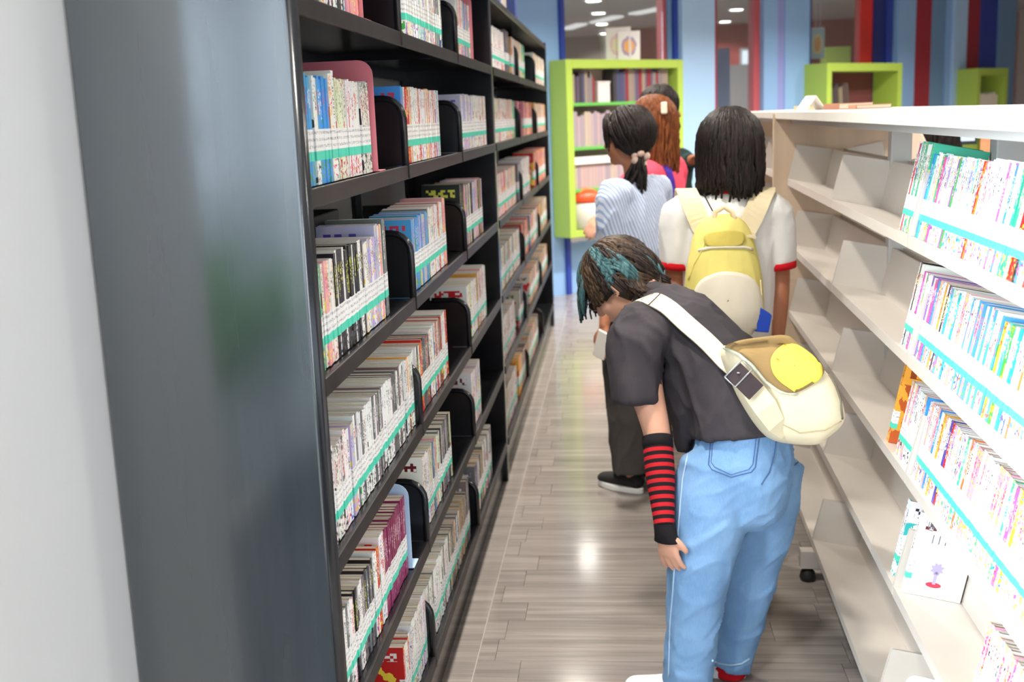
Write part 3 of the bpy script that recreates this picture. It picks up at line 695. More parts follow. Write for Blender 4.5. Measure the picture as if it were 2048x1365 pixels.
fill_right('fourth', [(1780, 1803, ['black', 'white', 'bright'], k_(h=0.185, n=2)), (1800, 1830, 'white', k_(h=0.19, t=0.012, n=1, d=0.128)), (1930, None, ['white', 'bright', 'pink'], k_(h=0.178))])
# a few backs of volumes on the other side of the rack, seen through the gap
for i in range(14):
    add_book(right_M(2.30-i*0.016, 'second', 0, -1), 0.0145, 0.115, 0.175, 'white', 'Rback', i+1)

def area_px(b):
    if b['row'] == 'Rback': return 0
    M = b['M']; w = b['w']/2
    q = [to_px(M @ Vector(p)) for p in ((-w, 0, 0), (w, 0, 0), (w, 0, b['h']), (-w, 0, b['h']))]
    cx, cy = sum(p[0] for p in q)/4, sum(p[1] for p in q)/4
    if not (0 < cx < 2048 and 0 < cy < 1365): return 0
    return abs(sum(q[i][0]*q[(i+1) % 4][1]-q[(i+1) % 4][0]*q[i][1] for i in range(4)))/2
order = sorted(range(len(BOOKS)), key=lambda i: -area_px(BOOKS[i]))
single = set(order[:300]); rest = BookMesh(); nrest = 0
I4 = Matrix.Identity(4)
backcover = [b for b in BOOKS if b['row'] == 'Rfourth'][2]; backcover['c3'] = backcover['c1']; FIG = backcover
for i, b in enumerate(BOOKS):
    if i not in single:
        rest.cover(b, b['M']); rest.pages(b, b['M']); rest.label(b, b['M']); nrest += 1; continue
    bm_ = BookMesh(); bm_.cover(b, I4); o = bpy.data.objects.new('paperback', bm_.mesh('paperback', [M_cover])); COL.objects.link(o); o.matrix_world = b['M']
    if b['row'][0] == 'L':
        r = ROWWORD[b['row'][1]]
        tag(o, f"{b['word']} paperback, {ordinal(b['order'])} from near end of {r} shelf, black bookcase", 'book', f'paperbacks on the {r} shelf of the black bookcase')
    else:
        r = b['row'][1:]
        tag(o, f"{b['word']} paperback, {ordinal(b['order'])} from far end of {r} tray, white rack", 'book', f'paperbacks on the {r} tray of the white rack')
    if b is FIG:      # the cover that faces us: bar code panel above, small lilac figure on a red oval below
        w_ = b['w']/2+0.0004; q = MB()
        for k in range(11): q.box((w_-0.0003, 0.020+0.0042*k, b['h']-0.034), (w_, 0.0215+0.0042*k+0.0008*(k % 3), b['h']-0.018))
        for k in range(3): q.box((w_-0.0003, 0.036+0.014*k, b['h']-0.066), (w_, 0.038+0.014*k, b['h']-0.046))
        c = q.build('bar_code', plain('bar_code_ink', (110, 118, 128), 0.6)); c.parent = o
        q = MB(); q.prism([(0.062+0.017*math.cos(a*0.3142), 0.030+0.0065*math.sin(a*0.3142)) for a in range(20)], 'x', w_-0.0003, w_); c = q.build('red_oval', plain('red_oval_ink', (214, 60, 84), 0.6)); c.parent = o
        q = MB(); q.prism([(0.062+(0.016 if a % 2 else 0.010)*math.cos(a*0.3927), 0.068+(0.016 if a % 2 else 0.011)*math.sin(a*0.3927)) for a in range(16)], 'x', w_-0.0003, w_+0.0001); q.box((w_-0.0003, 0.0585, 0.032), (w_+0.0001, 0.0655, 0.062)); c = q.build('lilac_blot', plain('lilac_ink', (178, 168, 206), 0.6)); c.parent = o
    for nm, fn, mt in (('page_block', 'pages', M_pages), ('spine_sticker', 'label', M_label)):
        q = BookMesh(); getattr(q, fn)(b, I4)
        if q.f:
            c = bpy.data.objects.new(nm, q.mesh(nm, [mt])); COL.objects.link(c); c.parent = o
o = bpy.data.objects.new('paperback', rest.mesh('paperback', [M_cover, M_pages, M_label])); COL.objects.link(o)
tag(o, 'the many remaining small paperbacks farther along both racks', 'books', None, 'stuff')
print('books', len(BOOKS), 'single', len(single), 'rest', nrest)

# ================================================================== bookends
def bookend_left(y, r, h, d, mat, label, rad=0.03, group='coloured metal bookends', back=0.008):
    """L-shaped sheet-metal bookend: rounded upright plate across the shelf and a foot along it"""
    z = shelf_top(r)+0.0006; x1 = FX-back; x0 = x1-d
    t = thing('bookend', label, 'bookend', ((x0+x1)/2, y, z), group)
    P = rounded(x0, x1, z, z+h, rad, (0, 0, 1, 1))
    MB().prism(P, 'y', y, y+0.0022).build('upright_plate', mat, t)
    MB().box((x1-0.1, y-0.0005, z), (x1+0.004, y+0.055, z+0.0016)).build('foot_plate', mat, t)
    return t
bookend_left(y_left(714.5, 'A')+0.002, 'A', 0.20, 0.16, M_pinkmetal, 'pink metal bookend at the end of the top row of books, cut by the frame')
bookend_left(y_left(941, 'A')+0.006, 'A', 0.215, 0.15, M_pinkmetal, 'pink metal bookend in the second section of the top shelf', 0.02)
bookend_left(y_left(745, 'B')+0.003, 'B', 0.225, 0.17, M_pinkmetal, 'large rounded pink bookend behind the blue paperbacks on the second shelf')
bookend_left(y_left(815.5, 'E')+0.003, 'E', 0.205, 0.15, M_paleblue_metal, 'pale blue bookend beside the maroon paperbacks on the fifth shelf')
bookend_left(y_left(772, 'F', 0.07)-0.04, 'F', 0.16, 0.12, M_bluemetal, 'bright blue bookend standing in the gap on the lowest shelf', back=0.03)
def bookend_right(s, r, h, d, label):
    n0, z0 = RACK[r]; c, sn = math.cos(TILT), math.sin(TILT)
    L = RM @ Matrix.Translation((n0+0.006, s, z0+0.001-0.006*sn)) @ Matrix(((c, 0, sn, 0), (0, 1, 0, 0), (-sn, 0, c, 0), (0, 0, 0, 1)))
    t = thing('bookend', label, 'bookend', L.translation, 'clear white bookends on the white rack')
    MB().prism(rounded(0, d, 0, h, 0.02, (0, 0, 1, 1)), 'y', 0, 0.0025, M=L).build('upright_plate', M_clearwhite, t)
    MB().box((0.0, -0.07, 0.0), (d-0.02, 0.0, 0.0015), M=L).build('foot_plate', M_clearwhite, t)
bookend_right(2.30, 'bottom', 0.15, 0.12, 'frosted white bookend alone on the bottom tray of the white rack')
# dark flat case lying behind the front row on the third shelf
MBc = MB(); zc = shelf_top('C')
t = thing('file_box', 'dark grey box file standing behind the paperbacks on the third shelf', 'box', (-0.70, 2.2, zc), None)
MB().box((-0.80, 1.98, zc+0.001), (-0.632, 2.50, zc+0.222)).build('box_body', plain('charcoal_card', (52, 52, 56), 0.6), t, bevel=0.003)
MB().box((-0.6318, 2.10, zc+0.16), (-0.6312, 2.22, zc+0.19)).build('paper_label', plain('grey_print', (150, 146, 150), 0.7), t)
# packets on top of the bookcase
for k, (x, wd, hh, rgb, lb) in enumerate(((1004, 0.10, 0.20, (226, 222, 214), 'white upright box on top of the far bookcase, left one'), (1016, 0.05, 0.21, (70, 96, 186), 'blue upright folder on top of the far bookcase'), (1024, 0.12, 0.22, (218, 208, 196), 'cream upright box on top of the far bookcase'), (1046, 0.14, 0.25, (46, 66, 128), 'navy upright box on top of the far bookcase, last one'))):
    y = {0: 4.9, 1: 5.25, 2: 5.45, 3: 6.05}[k]; z = 1.9855
    t = thing('storage_box', lb, 'box', (-0.66, y, z), None)
    MB().box((-0.80, y, z), (-0.52, y+wd, z+hh-0.03)).build('box_body', plain('box_card', rgb, 0.6), t, bevel=0.003)
    MB().box((-0.804, y-0.003, z+hh-0.03), (-0.516, y+wd+0.003, z+hh)).build('box_lid', plain('box_lid_card', tuple(int(c*0.93) for c in rgb), 0.6), t, bevel=0.003)

# ================================================================== lime green cabinets set in the partition
def PW(t, e, z): return PM @ Vector((t, e, z))
def cabinet(x0, x1, e1, z0, z1, shelves, label, fr=0.07):
    ta, tb = pt(x0, e1), pt(x1, e1)
    t = thing('display_cabinet', label, 'cabinet', PW((ta+tb)/2, 0.1, z0), 'lime green display cabinets')
    eb = -0.02
    MB().box((ta, eb, z0), (ta+fr, e1, z1), M=PM).build('side_panel', M_lime, t, bevel=0.003)
    MB().box((tb-fr, eb, z0), (tb, e1, z1), M=PM).build('side_panel', M_lime, t, bevel=0.003)
    MB().box((ta+fr, eb, z1-fr), (tb-fr, e1, z1), M=PM).build('top_panel', M_lime, t, bevel=0.003)
    MB().box((ta+fr, eb, z0), (tb-fr, e1, z0+fr*0.8), M=PM).build('bottom_panel', M_lime, t, bevel=0.003)
    for z in shelves: MB().box((ta+fr, eb, z-0.012), (tb-fr, e1-0.03, z+0.012), M=PM).build('shelf', M_green, t)
    return t, ta+fr, tb-fr
def cab_top(x, y, e=0.18):
    d = ray(x, y); q = P0+PN*e; k = (q.x*PD.y-q.y*PD.x)/(d.x*PD.y-d.y*PD.x); return CAM_H+k*d.z
E1 = 0.20
zt = cab_top(1245, 119, E1); zb = cab_top(1135, 478, E1)
def zc1(y): return cab_top(1160, y, E1)
sh = [zc1(209), zc1(298), zc1(383)]
cab1, ca, cb = cabinet(1131, 1366, E1, zb, zt, sh, 'tall lime green display cabinet with green shelves, nearest in the partition')
MB().box((ca, -0.018, zb+0.05), (cb, -0.008, zt-0.05), M=PM).build('back_panel', M_mauve, cab1)
MB().box((ca, -0.06, zb+0.05), (cb, -0.055, zt-0.05), M=PM).build('door_pane', M_glass, cab1) if False else None
cz = sh
crng = random.Random(3)
def cab_books(ta, tb, z, hlo, hhi, cols, where, n_max=40, lean=0.0, e=0.13, dep=0.12, tlo=0.018, thi=0.045):
    x = ta; k = 0
    while x < tb-0.02 and k < n_max:
        w = crng.uniform(tlo, thi); h = crng.uniform(hlo, hhi); nm, rgb = crng.choice(cols); k += 1
        if x+w > tb: break
        L = PM @ Matrix.Translation((x, e, z+0.0125)) @ Matrix.Rotation(lean, 4, 'Y')
        t = thing('hardback_book', f'{nm} book, {ordinal(k)} from left {where}', 'book', L.translation, 'books '+where)
        ml = plain('cabinet_book_'+nm.replace(' ', '_'), rgb, 0.5) if ('cabinet_book_'+nm.replace(' ', '_')) not in bpy.data.materials else bpy.data.materials['cabinet_book_'+nm.replace(' ', '_')]
        MB().box((0, -dep, 0), (0.003, 0, h), M=L).box((w-0.003, -dep, 0), (w-0.0015, 0, h), M=L).box((0.003, -0.004, 0), (w-0.003, 0, h), M=L).build('book_cover', ml, t)
        MB().box((0.003, -dep+0.004, 0.003), (w-0.003, -0.004, h-0.004), M=L).build('page_block', bpy.data.materials['cream_pages'], t)
        x += w+0.001+(0.02*abs(lean) if lean else 0)
plain('cream_pages', (214, 204, 186), 0.85)
GREYS = [('dull grey', (132, 124, 130)), ('slate blue', (74, 76, 112)), ('dark red', (140, 44, 52)), ('charcoal', (62, 58, 64)), ('taupe', (150, 134, 124)), ('dusky purple', (96, 82, 112))]
cab_books(ca+0.02, ca+0.34, cz[0], 0.20, 0.26, GREYS, 'on the top shelf of the lime cabinet')
t = thing('storage_box', 'white box standing among books on top shelf of lime cabinet', 'box', PW(ca+0.40, 0, cz[0]), None)
MB().box((ca+0.36, 0.01, cz[0]+0.0125), (ca+0.50, 0.12, cz[0]+0.17), M=PM).build('box_body', plain('white_card', (222, 214, 216), 0.6), t, bevel=0.003)
MB().box((ca+0.356, 0.006, cz[0]+0.17), (ca+0.504, 0.124, cz[0]+0.185), M=PM).build('box_lid', bpy.data.materials['white_card'], t, bevel=0.003)
cab_books(ca+0.53, cb-0.05, cz[0], 0.24, 0.31, GREYS, 'right of the white box in the lime cabinet')
MAUV = [('pale mauve', (176, 156, 166)), ('dusty pink', (184, 160, 162)), ('greyish lilac', (160, 146, 160)), ('beige', (186, 170, 158))]
cab_books(ca+0.02, ca+0.75, cz[1], 0.24, 0.29, MAUV, 'on the middle shelf of the lime cabinet', e=0.125)
cab_books(ca+0.02, ca+0.75, cz[2], 0.20, 0.23, MAUV, 'on the third shelf of the lime cabinet', e=0.125)
# white wire tray on the third shelf, orange tub and white jars at the bottom
z = zc1(330)
t = thing('paper_tray', 'white tray with a lip above the mauve books in the lime cabinet', 'tray', PW(ca+0.3, 0.1, z), None)
MB().box((ca+0.0, 0.0, z), (ca+0.6, 0.15, z+0.02), M=PM).build('tray_base', M_trim, t); MB().box((ca+0.0, 0.13, z+0.02), (ca+0.6, 0.15, z+0.06), M=PM).build('tray_lip', M_trim, t)
for xx in (0.0, 0.28, 0.58): MB().box((ca+xx, 0.09, z-0.09), (ca+xx+0.02, 0.11, z), M=PM).build('tray_leg', M_trim, t)
zf = zb+0.056
t = thing('storage_tub', 'white tub with an orange-red lid at the bottom of the lime cabinet', 'tub', PW(ca+0.16, 0.05, zf), None)
p = PW(ca+0.17, 0.10, zf)
MB().lathe([(0.12, 0.0), (0.135, 0.012), (0.14, 0.22), (0.13, 0.225)], p, 24).build('tub_body', plain('milky_plastic', (206, 204, 196), 0.4), t)
MB().lathe([(0.146, 0.226), (0.15, 0.24), (0.14, 0.29), (0.10, 0.325), (0.03, 0.34)], p, 24).build('tub_lid', plain('orange_red_plastic', (222, 78, 36), 0.35), t)
p = PW(ca+0.45, 0.09, zf); t = thing('storage_tub', 'lilac-lidded jar beside the orange-lidded tub in the lime cabinet', 'tub', p, None)
MB().lathe([(0.09, 0.0), (0.10, 0.012), (0.10, 0.25), (0.09, 0.255)], p, 20).build('tub_body', bpy.data.materials['milky_plastic'], t)
MB().lathe([(0.103, 0.256), (0.105, 0.27), (0.10, 0.31), (0.06, 0.325)], p, 20).build('tub_lid', plain('lilac_plastic', (150, 130, 160), 0.4), t)
# two picture books standing on the cabinet
def picture_cover(name, base, mid, core):
    M, nt, b = new_mat(name); tc = nd(nt, 'ShaderNodeTexCoord'); sp = nd(nt, 'ShaderNodeSeparateXYZ', {0: tc.outputs['Generated']})
    dx = mth(nt, 'SUBTRACT', sp.outputs[0], 0.5); dz = mth(nt, 'SUBTRACT', sp.outputs[2], 0.48)
    r = mth(nt, 'SQRT', mth(nt, 'ADD', mth(nt, 'MULTIPLY', dx, dx), mth(nt, 'MULTIPLY', dz, dz)))
    nz = nd(nt, 'ShaderNodeTexNoise', {'Vector': tc.outputs['Generated'], 'Scale': 6.0})
    rr = mth(nt, 'ADD', r, mth(nt, 'MULTIPLY', mth(nt, 'SUBTRACT', nz.outputs['Fac'], 0.5), 0.16))
    c = mixc(nt, mth(nt, 'LESS_THAN', rr, 0.34), s2l(*base), s2l(*mid)); c = mixc(nt, mth(nt, 'LESS_THAN', rr, 0.24), c, s2l(*core))
    nt.links.new(c, b.inputs['Base Color']); b.inputs['Roughness'].default_value = 0.35; return M
def standing_book(x, y, wpx, hpx, e, mat, label, yaw, lean=-0.12, th=0.02):
    tt = pt(x, e); d = to_px(PW(tt, e, zt))[2]; wd = wpx*d/F_PX; h = hpx*d/F_PX
    L = PM @ Matrix.Translation((tt, e, zt+0.0008)) @ Matrix.Rotation(yaw, 4, 'Z') @ Matrix.Rotation(lean, 4, 'X')
    t = thing('picture_book', label, 'book', L.translation, None)
    o = MB().box((-wd/2, 0, 0), (wd/2, 0.003, h)).build('front_board', mat, t); o.matrix_parent_inverse = Matrix.Identity(4); o.matrix_basis = Matrix.Translation(L.translation).inverted() @ L
    q = MB().box((-wd/2+0.002, -th, 0.002), (wd/2-0.002, 0, h-0.002)).build('page_block', bpy.data.materials['cream_pages'], t); q.matrix_parent_inverse = Matrix.Identity(4); q.matrix_basis = o.matrix_basis
    q = MB().box((-wd/2, -th-0.003, 0), (wd/2, -th, h)).build('back_board', mat, t); q.matrix_parent_inverse = Matrix.Identity(4); q.matrix_basis = o.matrix_basis
M_pic1 = picture_cover('white_picture_cover', (240, 236, 236), (170, 150, 190), (238, 176, 110))
M_pic2 = picture_cover('pale_picture_cover', (244, 236, 238), (236, 200, 206), (240, 226, 200))
standing_book(1238, 118, 50, 64, 0.05, M_pic2, 'pale pink and white picture book leaning behind another on the lime cabinet', 0.95)
standing_book(1258, 118, 44, 56, 0.12, M_pic1, 'white picture book with an orange face-like blob standing on the lime cabinet', 0.72)

for x0, x1, ytop, lb, col in ((1655, 1806, 126, 'second lime green cabinet, above the white rack top, holding leaning dark books', GREYS), (1957, 2019, 136, 'third lime green cabinet, small, above the white rack at far right', [('off-white', (226, 218, 206))])):
    e = 0.30; z1 = cab_top((x0+x1)/2, ytop, e)
    c_, a_, b_ = cabinet(x0, x1, e, z1-1.05, z1, [z1-0.62], lb, 0.08)
    if col is GREYS:
        MB().box((a_, -0.018, z1-1.0), (b_, -0.008, z1-0.05), M=PM).build('back_panel', plain('maroon_backing', (112, 56, 60), 0.7), c_)
        cab_books(a_+0.02, a_+0.44, z1-0.62, 0.36, 0.43, [('dark brown', (84, 70, 66)), ('charcoal', (62, 58, 64)), ('taupe', (150, 134, 124)), ('olive', (120, 116, 84))], 'leaning in the second lime cabinet', lean=-0.12, e=0.24, dep=0.2)
    else:
        MB().box((a_, -0.018, z1-1.0), (b_, -0.008, z1-0.05), M=PM).build('back_panel', plain('mauve_backing_two', (176, 160, 158), 0.7), c_)
        cab_books(a_+0.01, b_-0.03, z1-0.62, 0.30, 0.34, col, 'in the small third lime cabinet', e=0.24, dep=0.2, tlo=0.04, thi=0.06)
# teal poster hanging in the third opening, with a yellow and orange round picture
t = thing('poster', 'pale teal poster with a yellow and orange round picture, hung behind the pane', 'poster', at(1636, 92, 12.6), None)
p = at(1621, 118, 12.6); q = at(1650, 57, 12.6); 
MB().box((p.x, 12.6, p.z), (q.x, 12.608, q.z)).build('sheet', picture_cover('teal_poster_print', (160, 192, 190), (226, 200, 110), (222, 150, 60)), t)
MB().box((p.x, 12.6, q.z-0.01), (q.x, 12.612, q.z+0.01)).build('hanging_rail', M_alu, t)
MB().box((p.x+0.05, 12.603, q.z), (p.x+0.054, 12.607, CEIL)).build('cord', M_alu, t); MB().box((q.x-0.05, 12.603, q.z), (q.x-0.046, 12.607, CEIL)).build('cord', M_alu, t)

# ================================================================== the room beyond the glass
struct(MB().box((0.2, 19.8, 0.0), (9.0, 19.95, CEIL)).build('wall_red', plain('brick_red_wall', (138, 52, 54), 0.7)))
def far_cab(x0, x1, y0, y1, Y, label):
    a = at(x0, y1, Y); b_ = at(x1, y0, Y); t = thing('display_cabinet', label, 'cabinet', ((a.x+b_.x)/2, Y, 0), 'lime green display cabinets')
    for p, q in (((a.x, 0), (a.x+0.09, b_.z)), ((b_.x-0.09, 0), (b_.x, b_.z))): MB().box((p[0], Y, p[1]), (q[0], Y+0.35, q[1])).build('side_panel', M_lime, t)
    MB().box((a.x+0.09, Y, b_.z-0.30), (b_.x-0.09, Y+0.35, b_.z)).build('top_panel', M_lime, t); MB().box((a.x+0.09, Y, 0.4), (b_.x-0.09, Y+0.3, 0.43)).build('shelf', M_green, t)
    MB().box((a.x+0.09, Y+0.33, 0), (b_.x-0.09, Y+0.35, b_.z-0.3)).build('back_panel', M_lime, t)
far_cab(1648, 1702, 92, 300, 14.5, 'lime green cabinet in the room behind the glass, left of the red column')
# bright exterior window and white door leaf seen through the narrow pane
def lit_window(name, x0, x1, y0, y1, Y, mat):
    a = at(x0, y1, Y); b_ = at(x1, y0, Y)
    o = MB().box((a.x, Y, a.z), (b_.x, Y+0.02, b_.z)).build(name, mat); struct(o)
    fr = MB(); w_ = 0.04
    fr.box((a.x-w_, Y-0.03, a.z-w_), (a.x, Y+0.03, b_.z+w_)).box((b_.x, Y-0.03, a.z-w_), (b_.x+w_, Y+0.03, b_.z+w_)).box((a.x, Y-0.03, b_.z), (b_.x, Y+0.03, b_.z+w_)).box((a.x, Y-0.03, a.z-w_), (b_.x, Y+0.03, a.z))
    fr.build('frame', M_alu, o); return o
M_day = emit_mat('daylit_pane', (0.86, 0.95, 1.0), 1.1)
lit_window('window_3', 1484, 1512, 100, 132, 19.7, M_day)
lit_window('window_4', 1466, 1511, 160, 212, 19.6, emit_mat('daylit_pane_low', (0.80, 0.92, 0.94), 0.75))
a = at(1433, 200, 16.0); b_ = at(1460, 96, 16.0)
struct(MB().box((a.x, 16.0, 0), (b_.x, 16.1, b_.z)).build('wall_screen', M_greyblue))
a = at(1462, 128, 18.0); b_ = at(1512, 100, 18.0)
struct(MB().box((a.x, 18.2, 0), (b_.x, 18.3, at(1480, 128, 18).z)).build('wall_grey', plain('light_grey_partition', (170, 172, 176), 0.7)))

# ================================================================== things on top of the white rack
zr = 1.4825
def rp(x, y): return at_z(x, y, zr)
p = RM @ Vector((0.10, 4.58, zr)); t = thing('tent_card', 'small white folded card standing on the rack top at the end panel', 'card', p, None)
L = Matrix.Translation(p) @ Matrix.Rotation(R(20), 4, 'Z')
MB().prism([(-0.045, 0), (-0.042, 0), (0.0, 0.052), (0.0, 0.056)], 'y', -0.04, 0.04, M=L).build('front_leaf', plain('white_card_stock', (244, 238, 236), 0.6), t)
MB().prism([(0.045, 0), (0.042, 0), (0.0, 0.052), (0.0, 0.056)], 'y', -0.04, 0.04, M=L).build('back_leaf', bpy.data.materials['white_card_stock'], t)
for k, (s, n, dx, dy, hh, rgb, lb) in enumerate(((4.30, 0.16, 0.13, 0.19, 0.022, (176, 120, 96), 'brown book lying flat on the white rack top'), (4.06, 0.18, 0.12, 0.17, 0.014, (186, 132, 104), 'thinner tan-brown book lying flat on the white rack top'), (4.78, 0.06, 0.16, 0.12, 0.018, (226, 196, 110), 'yellow booklet lying on the far rack top'))):
    L = RM @ Matrix.Translation((n, s, zr+0.0004)) @ Matrix.Rotation(R(8-9*k), 4, 'Z'); t = thing('hardback_book', lb, 'book', L.translation, None); mm = plain('flat_book_%s' % ('brown', 'tan', 'yellow')[k], rgb, 0.5)
    MB().box((0, 0, 0), (dx, dy, 0.002), M=L).box((0, 0, hh-0.002), (dx, dy, hh), M=L).box((0, 0, 0.002), (0.003, dy, hh-0.002), M=L).build('book_cover', mm, t)
    MB().box((0.003, 0.003, 0.002), (dx-0.003, dy-0.003, hh-0.002), M=L).build('page_block', bpy.data.materials['cream_pages'], t)

# ================================================================== desk corner beyond the rack
t = thing('desk', 'pale desk with a wood front seen through the rack, right of the end panel', 'desk', (2.75, 6.55, 0), None)
M_dwood = plain('orange_brown_wood', (186, 126, 82), 0.5, var=0.1, scale=4, stretch=(1, 1, 6))
MB().box((1.9, 6.3, 0.70), (3.9, 6.95, 0.735)).build('desk_top', M_topboard, t, bevel=0.003)
for x in (1.92, 3.84): MB().box((x, 6.34, 0), (x+0.04, 6.9, 0.70)).build('side_panel', M_dwood, t)
MB().box((1.96, 6.84, 0.2), (3.84, 6.86, 0.70)).build('modesty_panel', M_dwood, t)
a = at(1884, 284, 6.7); b_ = at(1951, 236, 6.7)
t = thing('computer_monitor', 'lit computer monitor on the desk beyond the white rack', 'monitor', ((a.x+b_.x)/2, 6.72, 0.735), None)
MB().box((a.x-0.015, 6.70, a.z-0.02), (b_.x+0.015, 6.73, b_.z+0.015)).build('bezel', plain('black_plastic', (22, 22, 24), 0.4), t, bevel=0.003)
MB().box((a.x, 6.696, a.z), (b_.x, 6.70, b_.z)).build('screen', emit_mat('screen_glow', (0.72, 0.84, 1.0), 0.95), t)
MB().box(((a.x+b_.x)/2-0.03, 6.72, 0.75), ((a.x+b_.x)/2+0.03, 6.74, a.z)).build('stand', bpy.data.materials['black_plastic'], t)
MB().lathe([(0.10, 0.0), (0.10, 0.01), (0.02, 0.018)], ((a.x+b_.x)/2, 6.72, 0.7352), 20).build('stand_base', bpy.data.materials['black_plastic'], t)
a = at(2003, 420, 7.6); b_ = at(2120, 238, 7.6)
t = thing('wood_cupboard', 'orange-brown wooden cupboard at far right behind the rack', 'cupboard', ((a.x+b_.x)/2, 7.6, 0), None)
MB().box((a.x, 7.6, 0), (b_.x, 8.1, b_.z)).build('cupboard_body', M_dwood, t, bevel=0.004)
MB().box((a.x+0.02, 7.585, 0.05), ((a.x+b_.x)/2-0.003, 7.6, b_.z-0.03)).build('door', M_dwood, t); MB().box(((a.x+b_.x)/2+0.003, 7.585, 0.05), (b_.x-0.02, 7.6, b_.z-0.03)).build('door', M_dwood, t)
MB().box((a.x+0.08, 7.57, at(2030, 293, 7.57).z), (a.x+0.2, 7.585, at(2030, 287, 7.57).z)).build('door_handle', plain('dark_handle', (40, 36, 36), 0.4), t)
# plant in a pot behind the camera, by the glazed front (seen in the gloss of the end panel)
t = thing('potted_plant', 'leafy green plant in a white pot by the glazed front', 'plant', (-1.8, -1.05, 0), None)
MB().lathe([(0.14, 0), (0.17, 0.02), (0.20, 0.36), (0.19, 0.38)], (-1.8, -1.05, 0), 20).build('pot', M_white_wall, t)
M_leaf = plain('leaf_green', (88, 138, 52), 0.5, var=0.2)
lr = random.Random(8)
for k in range(46):
    a1 = lr.uniform(0, 2*math.pi); el = lr.uniform(0.5, 1.35); L0 = lr.uniform(0.4, 0.95)
    dirv = Vector((math.cos(a1)*math.cos(el), math.sin(a1)*math.cos(el), math.sin(el))); base = Vector((-1.8, -1.05, 0.36)); tip = base+dirv*L0*1.15; sd = Vector((-math.sin(a1), math.cos(a1), 0))*0.07
    mid = base+dirv*L0*0.8; mb = MB(); mb.v += [base+sd*0.08, base-sd*0.08, mid-sd, tip-Vector((0, 0, 0.05)), mid+sd]; mb.v += [v-Vector((0, 0, 0.003)) for v in mb.v[:5]]
    mb.face((0, 1, 2, 3, 4)); mb.face((9, 8, 7, 6, 5))
    for i in range(5): mb.face((i, (i+1) % 5, 5+(i+1) % 5, 5+i))
    mb.build('leaf', M_leaf, t)

